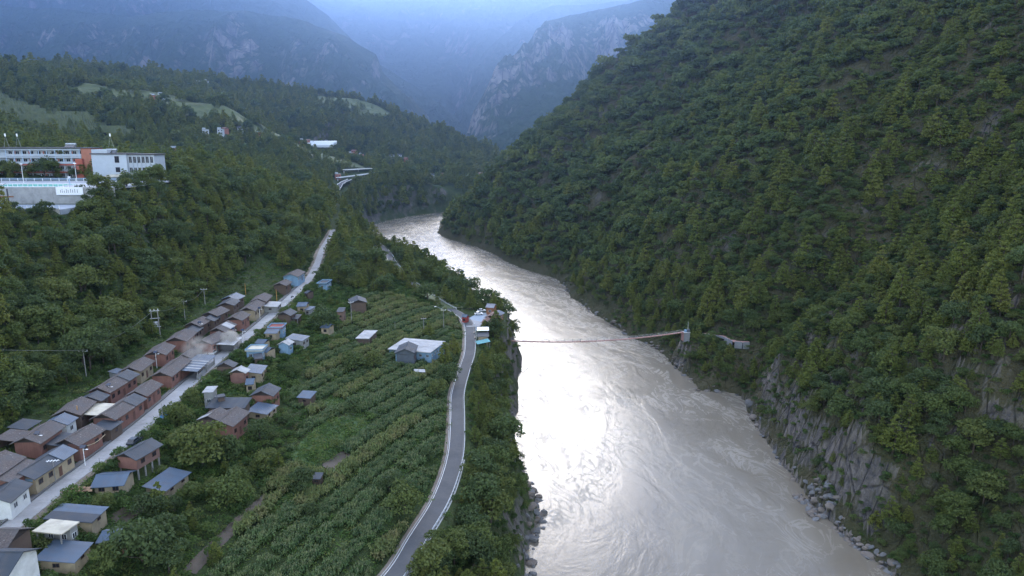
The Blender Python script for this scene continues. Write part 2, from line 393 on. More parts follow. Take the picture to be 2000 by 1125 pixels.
# ------------------------------------------------------------------ the air
def haze():
    v = [(x, y, z) for z in (-260, 2460) for x, y in ((-9000, -400), (9000, -400), (9000, 11500), (-9000, 11500))]
    f = [(3, 2, 1, 0), (4, 5, 6, 7), (0, 1, 5, 4), (1, 2, 6, 5), (2, 3, 7, 6), (3, 0, 4, 7)]
    m = bpy.data.materials.new('valley_haze'); m.use_nodes = True; t = m.node_tree; t.nodes.clear()
    o_ = t.nodes.new('ShaderNodeOutputMaterial'); p = t.nodes.new('ShaderNodeVolumePrincipled')
    p.inputs['Color'].default_value = (.27, .46, .96, 1); p.inputs['Density'].default_value = 1.2e-4; p.inputs['Anisotropy'].default_value = .86
    t.links.new(p.outputs[0], o_.inputs['Volume'])
    o = link(bpy.data.objects.new('haze', mesh_np('haze', v, f, m))); tag(o, kind='stuff', label='blue evening haze filling the whole valley', cat='haze')
haze()

# houses: kind, ridge or high edge from (x,y) to (x,y), width, wall height, rise, roof, wall, name, label (metres)
HOUSES = [
 ('g', -98.7, 122.6, -99.6, 130.4, 6.2, 3.4, 1.3, 'dark', 'white', 'village_house', 'white walled house with dark roof at the bottom end of the road row'),
 ('g', -100.6, 132.5, -100.0, 146.2, 6.6, 3.2, 1.4, 'dark', 'yel', 'village_house', 'long yellow walled house with dark roof and blue gable band by the road'),
 ('g', -100.9, 148.2, -100.0, 157.5, 6.6, 3.4, 1.5, 'tile', 'red', 'village_house', 'red house with brown tiled roof and strung washing line by the kerb'),
 ('s', -101.6, 159.0, -101.5, 164.7, 5.0, 2.9, 0.6, 'dark', 'wood', 'lean_to_shed', 'dark roofed lean-to squeezed between two red roadside houses'),
 ('g', -101.2, 163.4, -100.8, 177.9, 6.8, 3.4, 1.5, 'tile', 'red', 'village_house', 'long red house with half brown, half dark roof behind the roadside grass'),
 ('g', -101.3, 179.2, -101.7, 189.0, 6.4, 3.4, 1.5, 'tile', 'red', 'village_house', 'red house with speckled tile roof above the overgrown roadside garden'),
 ('g', -102.5, 195.4, -103.6, 211.1, 6.6, 3.2, 1.5, 'tile', 'red', 'village_house', 'red tiled house with a striped metal awning on its road side'),
 ('s', -102.2, 202.9, -103.3, 219.5, 7.0, 2.9, 0.7, 'blue', 'grey', 'awning_shed', 'blue metal awning with four pale strips beside red tiled house'),
 ('g', -104.4, 214.2, -104.7, 223.2, 5.2, 2.8, 1.2, 'tile', 'red', 'village_house', 'small red tiled house half veiled by smoke'),
 ('g', -104.5, 228.3, -103.3, 239.8, 7.0, 3.4, 1.5, 'tile', 'pink', 'village_house', 'pink walled tiled house beside the drifting smoke'),
 ('s', -101.4, 230.6, -102.2, 240.8, 6.6, 3.1, 0.5, 'light', 'grey', 'awning_shed', 'pale metal awning facing the smoke on the road'),
 ('g', -105.7, 243.1, -105.6, 254.0, 6.6, 3.3, 1.5, 'tile', 'red', 'village_house', 'red house whose tiled roof has a bleached ridge, by an orange pillar'),
 ('g', -105.7, 258.2, -105.8, 267.9, 7.2, 3.3, 1.5, 'tile', 'red', 'village_house', 'red tiled house behind the orange pillar and vegetable plot'),
 ('g', -105.9, 272.9, -106.7, 287.4, 7.0, 3.3, 1.5, 'tile', 'yel', 'village_house', 'yellow walled tiled house in the roadside row'),
 ('s', -104.6, 286.4, -105.5, 295.8, 6.4, 2.8, 0.4, 'light', 'grey', 'lean_to_shed', 'pale blue sheet metal shed beside blue barrel and pole'),
 ('g', -107.0, 288.8, -108.3, 300.9, 7.2, 3.2, 1.4, 'tile', 'wood', 'village_house', 'brown tiled wooden house behind the pale blue shed'),
 ('g', -107.9, 319.5, -107.8, 329.1, 6.6, 3.0, 1.3, 'tile', 'wood', 'village_house', 'brown tiled house with small paved yard near the top of the row'),
 ('g', -108.3, 337.1, -108.3, 350.6, 8.0, 3.2, 1.5, 'tile', 'blue', 'village_house', 'last house of the row, brown tiles over a pale blue gable'),
 ('g', -106.7, 129.0, -107.0, 138.4, 8.5, 3.6, 1.6, 'tile', 'red', 'village_house', 'broad tiled roof with a step in it at the picture edge, back row'),
 ('g', -107.6, 145.0, -108.1, 155.0, 6.8, 3.6, 1.5, 'tile', 'red', 'village_house', 'red back row house with blank brick gable behind a solar lamp'),
 ('s', -105.3, 147.5, -105.6, 154.3, 4.6, 2.9, 0.8, 'dark', 'wood', 'lean_to_shed', 'long dark lean-to on the road side of the blank red gable'),
 ('s', -116.6, 152.3, -116.6, 157.8, 4.6, 2.8, 0.6, 'dark', 'wood', 'open_shed', 'dark open sided shed at the wood edge above the back row'),
 ('s', -115.2, 146.0, -115.3, 151.7, 5.6, 2.6, 0.7, 'tile', 'wood', 'open_shed', 'low grey roofed shed below the wood at the picture edge'),
 ('g', -108.4, 156.3, -108.6, 161.0, 6.4, 3.4, 1.3, 'blue', 'white', 'village_house', 'blue-grey metal roofed house with white wall in the back row'),
 ('g', -109.0, 161.7, -110.5, 171.1, 7.0, 3.4, 1.5, 'tile', 'wood', 'village_house', 'brown tiled back row house beside a long cream awning'),
 ('s', -107.1, 164.7, -107.9, 172.7, 4.8, 3.0, 0.5, 'beige', 'wood', 'awning_shed', 'cream sheet awning with brown plank end wall'),
 ('g', -109.4, 171.9, -109.6, 176.5, 6.6, 3.2, 1.3, 'dark', 'wood', 'village_house', 'low dark metal roofed house between two tiled back row houses'),
 ('g', -110.0, 177.1, -110.0, 192.3, 6.8, 3.5, 1.5, 'tile', 'red', 'village_house', 'longest red tiled house of the back row, dark blue far end'),
 ('g', -110.8, 194.5, -111.7, 204.8, 6.4, 3.4, 1.4, 'tile', 'yel', 'village_house', 'tiled back row house with a patch of cream wall'),
 ('s', -117.4, 194.9, -116.4, 198.2, 3.6, 2.2, 0.4, 'blue', 'grey', 'hut', 'tiny grey hut at the wood edge behind the back row'),
 ('g', -110.7, 209.0, -112.4, 219.1, 7.0, 3.5, 1.5, 'tile', 'red', 'village_house', 'red gabled house with a dark vent hole, behind a street lamp'),
 ('g', -111.4, 224.1, -112.9, 235.6, 7.4, 3.5, 1.5, 'tile', 'red', 'village_house', 'red gabled tiled house at the bend in the back row'),
 ('g', -112.8, 236.3, -113.4, 243.9, 6.0, 3.0, 1.2, 'dark', 'wood', 'village_house', 'dark roofed house tucked behind the red gable at the bend'),
 ('g', -114.1, 242.3, -113.8, 251.8, 6.6, 3.2, 1.4, 'tile', 'wood', 'village_house', 'brown wooden tiled house in the middle of the back row'),
 ('g', -112.1, 250.1, -112.9, 257.8, 6.0, 3.0, 1.2, 'dark', 'wood', 'village_house', 'dark metal roofed house in the middle of the back row'),
 ('g', -113.6, 255.5, -112.6, 265.3, 7.2, 3.3, 1.4, 'tile', 'wood', 'village_house', 'wide brown tiled house with timber gable in the back row'),
 ('g', -113.3, 270.7, -114.3, 279.8, 7.0, 3.2, 1.3, 'dark', 'wood', 'village_house', 'dark blue roofed house with open timber gallery, back row'),
 ('g', -115.8, 280.6, -115.5, 288.4, 7.6, 3.2, 1.4, 'blue', 'wood', 'village_house', 'pale blue metal roofed house at the upper end of the back row'),
 ('g', -81.2, 105.5, -87.6, 105.6, 8.2, 5.6, 1.9, 'dark', 'white', 'village_house', 'tall white house with a barred window band in the bottom corner'),
 ('g', -86.8, 112.6, -92.2, 112.7, 7.0, 4.0, 1.7, 'tile', 'wood', 'village_house', 'grey roofed timber gabled barn above the tall white house'),
 ('s', -84.4, 111.4, -84.8, 118.0, 7.0, 2.0, 0.9, 'blue', 'yel', 'barn', 'big plain blue metal roof next to the tall white house'),
 ('f', -88.0, 119.3, -87.6, 121.7, 6.2, 3.6, 0.25, 'beige', 'grey', 'block_hut', 'grey block hut with flat tan roof and open porch'),
 ('s', -89.6, 122.4, -89.7, 128.5, 9.2, 2.1, 0.9, 'blue', 'yel', 'barn', 'large two tone blue metal roof behind the grey block hut'),
 ('g', -89.3, 139.7, -82.6, 140.7, 7.2, 2.1, 1.2, 'blue', 'yel', 'barn', 'cream walled barn with blue metal roof beside the log pile'),
 ('g', -86.1, 145.1, -84.1, 153.5, 6.2, 4.7, 1.3, 'dark', 'red', 'stilt_house', 'red brick house with dark roof raised on posts beside the road'),
 ('s', -80.6, 141.0, -78.9, 150.3, 5.6, 1.9, 0.8, 'blue', 'yel', 'barn', 'long sloping blue roof of cream shed below the stilt house'),
 ('g', -78.3, 122.1, -73.7, 122.1, 5.4, 2.6, 0.9, 'blue', 'red', 'hut', 'small red hut with blue roof half hidden by bushes'),
 ('g', -75.9, 171.2, -75.2, 181.5, 7.4, 4.0, 1.5, 'tile', 'red', 'farmhouse', 'large red brick farmhouse with grey tiled roof amid the field trees'),
 ('g', -79.3, 172.5, -78.6, 178.9, 6.2, 4.2, 1.3, 'tile', 'wood', 'farm_wing', 'lower tiled wing with a pale roof patch beside the farmhouse'),
 ('s', -84.4, 188.4, -73.4, 188.4, 6.0, 3.6, 0.9, 'dark', 'wood', 'long_shed', 'long dark metal roof across the farmyard'),
 ('f', -82.9, 187.5, -81.5, 188.3, 2.4, 4.6, 0.3, 'dark', 'wood', 'loft_hut', 'little dark loft box standing up behind the long farmyard roof'),
 ('s', -74.8, 186.6, -73.9, 193.8, 6.2, 2.2, 0.8, 'blue', 'yel', 'barn', 'blue metal roofed barn joining farmhouse and brick house'),
 ('g', -73.1, 194.2, -73.0, 201.3, 7.2, 4.2, 1.6, 'dark', 'red', 'farmhouse', 'brick house with dark blue gabled roof at the field edge'),
 ('g', -81.3, 204.9, -78.8, 205.4, 5.2, 3.0, 1.0, 'blue', 'yel', 'hut', 'cream hut with blue roof and two dark openings above a lawn strip'),
 ('g', -84.7, 206.6, -84.7, 210.6, 5.6, 4.2, 1.2, 'light', 'red', 'brick_hut', 'orange brick hut with pale shiny gabled roof'),
 ('s', -84.2, 210.9, -85.1, 219.2, 5.4, 3.2, 0.8, 'blue', 'yel', 'barn', 'blue roofed shed behind the orange brick hut'),
 ('g', -89.7, 209.6, -89.8, 213.7, 6.0, 3.6, 1.4, 'dark', 'wood', 'timber_hut', 'dark timber hut with grey gable roof close to the road'),
 ('f', -86.6, 186.4, -87.3, 191.4, 3.0, 4.8, 0.2, 'light', 'grey', 'block_hut', 'concrete block hut with white roof behind roadside trees'),
 ('f', -90.8, 229.7, -90.9, 235.8, 6.0, 3.4, 0.3, 'beige', 'blue', 'flat_house', 'pale blue flat roofed house just past the smoke'),
 ('g', -87.1, 235.6, -83.2, 234.4, 5.6, 3.0, 1.0, 'blue', 'yel', 'hut', 'blue roofed cream hut beside the pale blue flat house'),
 ('g', -91.0, 243.0, -87.4, 242.3, 5.0, 2.9, 0.9, 'blue', 'yel', 'hut', 'blue roofed hut behind the pale blue flat house'),
 ('s', -87.8, 229.0, -85.1, 230.2, 4.4, 2.7, 0.6, 'dark', 'wood', 'lean_to_shed', 'dark lean-to at the foot of the cream hut'),
 ('g', -81.9, 242.0, -81.3, 246.6, 4.8, 3.6, 1.1, 'light', 'blue', 'hut', 'bright blue walled hut with pale ribbed roof at the field edge'),
 ('s', -83.9, 250.6, -83.0, 257.6, 6.8, 3.2, 0.8, 'blue', 'grey', 'barn', 'long blue metal roof behind the bright blue hut'),
 ('f', -92.6, 257.2, -92.9, 263.3, 5.8, 3.4, 0.3, 'red', 'blue', 'flat_house', 'pale blue house with a red terrace roof on the road'),
 ('s', -92.3, 256.8, -87.3, 256.8, 4.4, 2.9, 0.7, 'blue', 'yel', 'lean_to_shed', 'blue lean-to in front of the red terraced house'),
 ('g', -92.2, 275.4, -91.4, 282.3, 6.2, 3.4, 1.4, 'dark', 'wood', 'timber_hut', 'dark gabled timber hut where the side lane leaves the road'),
 ('s', -90.6, 282.7, -86.8, 282.7, 5.4, 2.6, 0.6, 'dark', 'wood', 'open_shed', 'grey open shed beside the dark timber hut'),
 ('g', -92.9, 297.9, -88.5, 297.9, 6.4, 3.4, 1.1, 'blue', 'yel', 'hut', 'cream hut with two openings and blue roof on the side lane'),
 ('s', -87.7, 297.9, -85.0, 296.9, 4.6, 3.0, 0.6, 'blue', 'grey', 'hut', 'small grey-blue hut under the big tree by the side lane'),
 ('g', -95.6, 321.3, -93.6, 320.2, 4.6, 2.8, 0.9, 'dark', 'wood', 'hut', 'tiny dark roofed hut among shrubs below the road'),
 ('f', -96.7, 341.4, -96.1, 350.5, 5.0, 3.0, 0.25, 'dark', 'blue', 'flat_house', 'turquoise walled flat house where the road starts to climb'),
 ('g', -69.8, 312.0, -72.6, 321.6, 8.0, 4.4, 1.6, 'dark', 'wood', 'farmhouse', 'dark gabled house alone in the upper field beside a pole'),
 ('s', -75.5, 298.9, -72.4, 298.9, 5.2, 4.6, 0.8, 'dark', 'plank', 'barn', 'brown plank barn with grey roof in the upper field'),
 ('g', -76.8, 276.5, -72.9, 275.7, 5.6, 3.0, 0.9, 'blue', 'yel', 'hut', 'cream hut with blue roof and two windows at the maize edge'),
 ('f', -62.4, 270.5, -61.3, 282.9, 5.6, 2.2, 0.25, 'light', 'wood', 'drying_platform', 'flat grey drying roof standing in the maize'),
 ('s', -65.3, 208.6, -60.7, 207.7, 4.4, 2.6, 0.8, 'blue', 'wood', 'field_shed', 'lone blue metal shed in the maize field'),
 ('s', -48.7, 160.3, -46.3, 160.1, 2.6, 1.9, 0.5, 'dark', 'wood', 'field_shed', 'low dark shelter beside bare soil in the maize'),
 ('f', -48.5, 263.8, -44.2, 279.2, 18.0, 3.2, 0.3, 'light', 'blue', 'compound_house', 'wide flat roofed blue and white compound by the river road'),
 ('g', -40.2, 253.2, -40.2, 263.4, 7.6, 4.6, 1.6, 'dark', 'slate', 'farmhouse', 'slate coloured gabled house in front of the flat compound'),
 ('s', -44.3, 254.0, -44.0, 264.7, 4.6, 3.4, 0.6, 'dark', 'blue', 'lean_to_shed', 'lean-to with pale blue wall beside the slate gabled house'),
 ('g', -12.7, 348.6, -8.3, 347.4, 6.2, 4.0, 1.2, 'slatelight', 'orange', 'riverside_house', 'orange timber house above the river with grey roof'),
 ('g', -10.5, 326.2, -6.6, 337.5, 6.6, 3.4, 1.3, 'rust', 'orange', 'riverside_house', 'half rust, half blue-grey roofed house beside the car park'),
 ('g', -12.5, 319.4, -11.5, 326.2, 4.6, 3.0, 1.2, 'rust', 'orange', 'riverside_hut', 'small rust roofed hut at the lower corner of the car park'),
 ('g', -23.8, 331.0, -21.3, 330.0, 3.6, 3.2, 0.8, 'blue', 'crimson', 'kiosk', 'red kiosk with blue roof at the road junction')]

# single spots on the ground (x, y in metres)
TREES = [(-74.8, 157.4, 14, 'b0', 'great dark spreading tree between the stilt house and the red farmhouse'), (-70.3, 162.5, 9, 'b2', 'yellow-green tree leaning on the great dark spreading tree'), (-87.7, 174.1, 7.5, 'b1', 'round tree by the blue cart beside the road'), (-89.9, 186.0, 5.5, 'b3', 'dark tree overhanging the road above the round tree'), (-77.4, 279.6, 12, 'b4', 'tall brown tinged tree below the side lane'), (-25.9, 386.0, 7.5, 'b1', 'lone open crowned tree against the bright river'), (-49.9, 153.6, 8, 'b2', 'bushy tree beside the orange dry plants in the maize'), (-69.4, 118.8, 12, 'b3', 'big dark tree beside the small red hut'), (-68.2, 126.4, 8, 'b0', 'dark tree at the end of the brown path'), (-74.4, 133.1, 7.5, 'b1', 'bright green tree above the small red hut'), (-62.8, 143.5, 9, 'b4', 'blue-green tree at the head of the brown path'), (-48.0, 200.4, 6.5, 'b2', 'dark round tree in the middle of the maize'), (-56.3, 238.1, 9, 'b3', 'dark field tree left of its twin below the drying roof'), (-50.0, 243.1, 8.5, 'b0', 'dark field tree right of its twin below the drying roof'), (-25.7, 151.8, 9, 'b4', 'wide dull green tree by the river road wall'), (-35.9, 294.0, 8, 'p1', 'round dark pine behind the blue and white compound'), (-26.2, 261.4, 11, 'p0', 'tall dark conifer by the river road above the compound'), (-23.9, 276.7, 10, 'p2', 'dark conifer closest to the road bend'), (-22.6, 246.5, 9, 'b1', 'dark leafy tree under the conifers at the road bend'), (-24.5, 263.0, 5.5, 'b2', 'small leafy tree on the cut bank at the road bend'), (-25.7, 227.3, 7.5, 'b3', 'leafy tree below the white sheet by the compound'), (-64.3, 352.6, 5, 'p3', 'slim pine above the upper field meadow'), (-59.6, 344.8, 4.5, 'p1', 'second slim pine above the upper field meadow'), (-81.7, 264.1, 3.6, 'b0', 'clipped round tree between the blue roofs'), (-83.3, 220.8, 3.4, 'b2', 'bush tree behind the orange brick hut'), (-87.9, 209.0, 5, 'b1', 'garden tree between timber hut and cream hut'), (-84.3, 241.7, 3.2, 'b3', 'low tree beside the bright blue hut'), (-173.9, 262.6, 7.5, 'b0', 'tall pointed tree in front of the school yard'), (-178.7, 292.4, 6, 'b3', 'leafy tree over the school banner'), (-163.0, 281.1, 8, 'b1', 'large tree before the white school block'), (-160.5, 291.5, 6, 'b4', 'leafy tree below the white school canopy'), (-246.0, 349.0, 6, 'p0', 'dark conifer before the red school block'), (-239.0, 350.0, 4.5, 'p2', 'short conifer beside the dark school conifer'), (-225.2, 355.0, 3.4, 'b2', 'small yellow-green tree on the school yard'), (-168.0, 336.0, 9, 'b0', 'dark tree at the corner of the white school block'), (-72.1, 137.1, 5, 'b2', 'olive tree in the weeds below the blue barn'), (-83.9, 131.6, 5, 'b3', 'dark round tree beside the large two tone roof'), (-30.2, 158.7, 5, 'b1', 'shaggy tree in the lower maize'), (-23.0, 179.0, 4.5, 'b0', 'low tree between maize and road cutting'), (-44.8, 143.9, 4.5, 'b2', 'shaggy bush tree amid the maize rows'), (-64.0, 187.7, 4, 'b4', 'pale shrub tree beside the farmhouse'), (-71.6, 195.4, 4.5, 'b1', 'dark tree behind the blue roofed barn')]
POLES = [(-120.8, 190.4, 8.5, 'c', 'grey power pole at the wood edge with crossarm'), (-120.9, 252.5, 7.5, 'c', 'power pole at the wood edge uphill of the transformer'), (-121.3, 271.1, 7, 'c', 'power pole in the scrub above the middle of the back row'), (-69.3, 294.8, 10, 'c', 'tall pole beside the dark house in the upper field'), (-50.4, 293.5, 4.5, 'p', 'short thin pole behind the compound yard'), (-30.9, 308.3, 10, 'c', 'tall pole with long arm over the river road'), (-38.7, 298.7, 7, 'c', 'pole beside the round dark pine'), (-116.7, 301.5, 5, 'y', 'yellow post standing at the wood edge'), (-105.2, 307.2, 6, 'y', 'yellowish pole beside the blue barrel'), (-107.7, 164.1, 5.5, 'y', 'crooked orange post between the back row houses'), (-97.3, 138.4, 5.5, 'a', 'pole carrying a rooftop antenna in front of the yellow house'), (-128.5, 341.0, 4.5, 'w', 'white mast poking out of the wood'), (-90.0, 170.7, 6, 'p', 'dark thin pole on the roadside by the blue cart'), (-92.4, 146.3, 2.2, 'p', 'fence post on the verge below the stilt house'), (-96.0, 294.6, 3.5, 'p', 'short post at the mouth of the side lane')]
LAMPS = [(-108.4, 179.7, 5, 'solar lamp in front of the longest red house'), (-110.1, 208.6, 5, 'solar lamp below the vented red gable'), (-106.6, 147.9, 5, 'solar lamp before the blank brick gable'), (-95.9, 146.6, 4.5, 'roadside lamp with dark panel by the kerb'), (-112.0, 244.4, 4.8, 'solar lamp beside the wooden tiled house'), (-101.2, 247.0, 4.4, 'lamp post at the vegetable plot past the smoke'), (-102.4, 277.5, 4.6, 'twin headed lamp beside the yellow walled house'), (-98.3, 248.1, 3.6, 'small lamp between vegetable plot and road')]
HPOLE = (-121.9, 233.1)
PILLAR = (-104.8, 261.9)
CARPOS = [(-91.1, 158.7), (-102.0, 230.7), (-15.6, 352.3), (-16.8, 345.8), (-91.3, 174.1), (-99.7, 224.3), (-100.8, 315.3), (-17.3, 310.9), (-16.5, 303.2)]
WOODPILE = [(-92.5, 133.8), (-90.9, 135.1), (-88.7, 135.2)]
PATHWALL = [(99.0, 352.6), (101.3, 349.0), (103.6, 343.6), (105.9, 338.2), (106.7, 332.5), (107.5, 326.7), (110.7, 325.2), (113.6, 324.6)]
SOIL = [[(-63.0, 119.3), (-58.2, 151.3), (-55.5, 150.4), (-60.1, 120.1)], [(-49.1, 168.2), (-45.8, 176.5), (-41.5, 173.6), (-44.9, 164.0)], [(-81.9, 130.1), (-80.1, 141.5), (-76.0, 141.4), (-78.6, 127.7)]]
LAWN = [[(-58.8, 170.9), (-54.4, 195.2), (-46.9, 202.5), (-39.3, 196.9), (-47.7, 176.8), (-51.9, 165.1)], [(-60.9, 207.0), (-55.8, 214.9), (-51.3, 209.4), (-56.1, 202.1)], [(-84.4, 196.1), (-84.9, 202.1), (-79.1, 206.3), (-78.2, 200.4)], [(-100.5, 162.5), (-100.7, 173.6), (-98.6, 172.6), (-98.8, 161.7)], [(-81.0, 268.6), (-74.1, 281.1), (-71.1, 277.7), (-76.8, 262.1)], [(-55.0, 143.8), (-51.1, 162.2), (-47.4, 160.1), (-51.7, 142.4)]]
FARH = [(-418.1, 984.7, 'w'), (-399.5, 990.2, 'w'), (-400.0, 1006.0, 'r'), (-390.2, 1037.5, 'w'), (-376.5, 1070.9, 'r'), (-525.4, 1067.9, 'r'), (-514.0, 1068.9, 'w'), (-371.3, 1271.4, 'r'), (-363.3, 1282.1, 'r'), (-349.5, 1363.5, 'r'), (-301.1, 1342.1, 'y'), (-298.8, 1358.4, 'r'), (-282.2, 1342.1, 'r'), (-269.1, 1328.4, 'w'), (-233.5, 1395.7, 'w'), (-220.0, 1404.8, 'w'), (-205.0, 1384.0, 'r'), (-197.1, 1376.3, 'r'), (-146.4, 1226.0, 'r'), (-138.0, 1237.5, 'w'), (-124.0, 1249.1, 'r'), (-93.1, 1367.3, 'w'), (-57.3, 1284.5, 'r'), (-416.9, 887.0, 'r'), (-666.8, 1561.0, 'w'), (-658.2, 1577.1, 'w'), (-33.6, 60.0, 'w'), (-33.2, 60.0, 'w'), (-252.3, 1031.7, 'r'), (-1.1, 60.0, 'w')]
GREENH = [[(-371, 1262), (-371, 1300), (-321, 1320), (-321, 1282)]]
VIADUCT = [[(-233.0, 937.2), (-237.1, 971.9), (-236.5, 1000.4), (-232.8, 1023.1)], [(-248.6, 1015.5), (-232.4, 1042.3), (-220.3, 1063.9), (-211.7, 1083.0)], [(-251.5, 1067.9), (-233.9, 1086.0), (-219.0, 1109.5)], [(-201.7, 1132.5), (-214.0, 1284.5)], [(-224.7, 1288.1), (-219.4, 1318.5), (-216.2, 1340.8)]]
ROAD2 = [(-157.2, 566.9), (-229.7, 841.1)]
SCHOOLP = [(-200.9, 277.0), (-177.3, 287.8), (-162.0, 320.6)]

# ------------------------------------------------------------------ vegetation
def project(x, y, z):
    zc = y*math.cos(R(12))-(z-115)*math.sin(R(12)); zc = np.maximum(zc, 1)
    return 1000+1376*x/zc, 562.5-1376*(y*math.sin(R(12))+(z-115)*math.cos(R(12)))/zc, zc
def m_leaf(name, a, b, c, tr=.4, tassel=0):
    q = NT(name); r = q.rand()
    base = q.ramp(r, [(0., tuple(k*.8 for k in a)), (.3, a), (.65, b), (1., c)])
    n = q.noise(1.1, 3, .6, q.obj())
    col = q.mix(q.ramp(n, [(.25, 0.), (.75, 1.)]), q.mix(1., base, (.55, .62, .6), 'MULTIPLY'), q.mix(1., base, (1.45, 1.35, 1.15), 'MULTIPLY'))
    if tassel:      # dry flower heads on top of the stalks
        sp = q.n('SeparateXYZ'); q.l(q.obj(), sp.inputs[0]); col = q.mix(q.ramp(q.math('MULTIPLY', sp.outputs[2], .4), [(.66, 0.), (.84, .8)]), col, (.19, .185, .105))
    q.set(Base_Color=col, Roughness=.75); q.b.inputs['Specular IOR Level'].default_value = .25
    t = q.n('BsdfTranslucent'); q.l(col, t.inputs[0]); mx = q.n('MixShader', Fac=tr)
    q.l(q.b.outputs[0], mx.inputs[1]); q.l(t.outputs[0], mx.inputs[2]); q.l(mx.outputs[0], q.out.inputs[0])
    return q.m
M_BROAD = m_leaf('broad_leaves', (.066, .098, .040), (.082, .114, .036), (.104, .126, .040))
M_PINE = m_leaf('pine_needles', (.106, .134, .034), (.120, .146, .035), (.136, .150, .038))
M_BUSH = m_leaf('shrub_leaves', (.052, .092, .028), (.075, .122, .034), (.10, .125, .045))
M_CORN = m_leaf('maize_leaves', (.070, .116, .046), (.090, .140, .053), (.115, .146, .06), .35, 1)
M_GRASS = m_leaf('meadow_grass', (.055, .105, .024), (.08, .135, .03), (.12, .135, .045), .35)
def m_plain(name, col, rough=.8, var=.35, scale=3., metal=0, bump=0):
    q = NT(name); n = q.noise(scale, 4, .6, q.obj())
    q.set(Base_Color=q.mix(q.ramp(n, [(.3, 0.), (.7, 1.)]), tuple(c*(1-var) for c in col), tuple(min(1, c*(1+var)) for c in col)), Roughness=rough, Metallic=metal)
    if bump: q.bump(n, bump, .05)
    return q.m
M_BARK = m_plain('bark', (.055, .042, .032), .95)
def leaf_quads(P, N, size, rng, aspect=1.35, flop=.75):
    """one small quad per point, facing roughly along N"""
    n = len(P); N = N+flop*rng.normal(size=(n, 3)); N /= np.linalg.norm(N, axis=1)[:, None]+1e-9
    T = np.cross(N, rng.normal(size=(n, 3))); T /= np.linalg.norm(T, axis=1)[:, None]+1e-9
    B = np.cross(N, T); s = (size*rng.uniform(.6, 1.3, n))[:, None]
    V = np.stack([P-T*s*aspect, P+B*s*.7-T*s*.1, P+T*s*aspect, P-B*s*.7+T*s*.1], 1).reshape(-1, 3)
    return V, np.arange(4*n).reshape(n, 4)
def trunk_mesh(name, h, r, limbs, rng):
    V = []; F_ = []
    def tube(p, q_, r0, r1, k=5):
        p = np.array(p, float); q_ = np.array(q_, float); d = q_-p; d /= np.linalg.norm(d)
        a = np.cross(d, [.3, .9, .2]); a /= np.linalg.norm(a); b = np.cross(d, a); i0 = len(V)
        for c, rr in ((p, r0), (q_, r1)):
            for j in range(k):
                t = 2*math.pi*j/k; V.append(c+rr*(a*math.cos(t)+b*math.sin(t)))
        for j in range(k): F_.append((i0+j, i0+(j+1) % k, i0+k+(j+1) % k, i0+k+j))
    m = (rng.normal()*.25, rng.normal()*.25, h*.5)
    tube((0, 0, -1.2), m, r, r*.75); tube(m, (m[0]*1.6, m[1]*1.6, h), r*.75, r*.2)
    for i in range(limbs):
        t = rng.uniform(.35, .8); a = rng.uniform(0, 6.28); L = h*rng.uniform(.25, .42)
        tube((m[0]*t, m[1]*t, h*t), (L*math.cos(a), L*math.sin(a), h*t+L*.6), r*.4, r*.12, 4)
    return mesh_np(name, V, F_, M_BARK)
def broad_crown(seed, h, w, n, size, mat):
    rng = np.random.RandomState(seed); P = []; N = []
    k = rng.randint(7, 11); lobes = [(np.array([0, 0, h*.66]), np.array([w*.30, w*.30, h*.27]))]
    for i in range(k):
        a = 6.283*i/k+rng.normal()*.35; rr = w*rng.uniform(.18, .36); z = h*rng.uniform(.36, .8)
        q = w*rng.uniform(.15, .26); lobes.append((np.array([rr*math.cos(a), rr*math.sin(a), z]), np.array([q, q, q*rng.uniform(.65, .95)])))
    wt = np.array([l[1][0]**2 for l in lobes]); wt /= wt.sum()
    for (c, rad), m in zip(lobes, (wt*n).astype(int)+3):
        d = rng.normal(size=(m, 3)); d /= np.linalg.norm(d, axis=1)[:, None]; d[:, 2] = np.where(d[:, 2] < -.25, -d[:, 2]*.6, d[:, 2])
        P.append(c+d*rad*rng.uniform(.72, 1.08, (m, 1))); N.append(d)
    V, F_ = leaf_quads(np.vstack(P), np.vstack(N), size, rng)
    return mesh_np('crown', V, F_, mat)
def pine_crown(seed, h, w, n, size, mat):
    rng = np.random.RandomState(seed); P = []; N = []
    lev = 7
    for i in range(lev):
        f = i/(lev-1); z = h*(.26+.70*f); rad = w*.5*(1-f**1.5*.86)*rng.uniform(.86, 1.08)
        nb = max(3, int(7*(1-f*.6))); off = rng.uniform(0, 6.28)
        for b in range(nb):
            a = off+6.283*b/nb+rng.normal()*.18; tip = np.array([rad*.72*math.cos(a), rad*.72*math.sin(a), z+rng.normal()*.25])
            m = int(n/(lev*5.2))+2; d = rng.normal(size=(m, 3)); d /= np.linalg.norm(d, axis=1)[:, None]; d[:, 2] = np.abs(d[:, 2])*.95-.12
            q = rad*.36+.28
            P.append(tip+d*np.array([q, q, q*.8])*rng.uniform(.6, 1.05, (m, 1))); N.append(d+np.array([0, 0, .25]))
    V, F_ = leaf_quads(np.vstack(P), np.vstack(N), size, rng, 1.5, .8)
    return mesh_np('crown', V, F_, mat)
_r = np.random.RandomState(5)
BROAD = [(broad_crown(10+i, 7.6, (7.4, 8.2, 6.6, 7.8, 9.)[i], 1500, .23, M_BROAD), trunk_mesh('trunk', 5.2, .22, 4, _r)) for i in range(5)]
PINES = [(pine_crown(30+i, 9.6, (5.0, 5.8, 5.4, 6.2)[i], 1500, .21, M_PINE), trunk_mesh('trunk', 9., .2, 3, _r)) for i in range(4)]
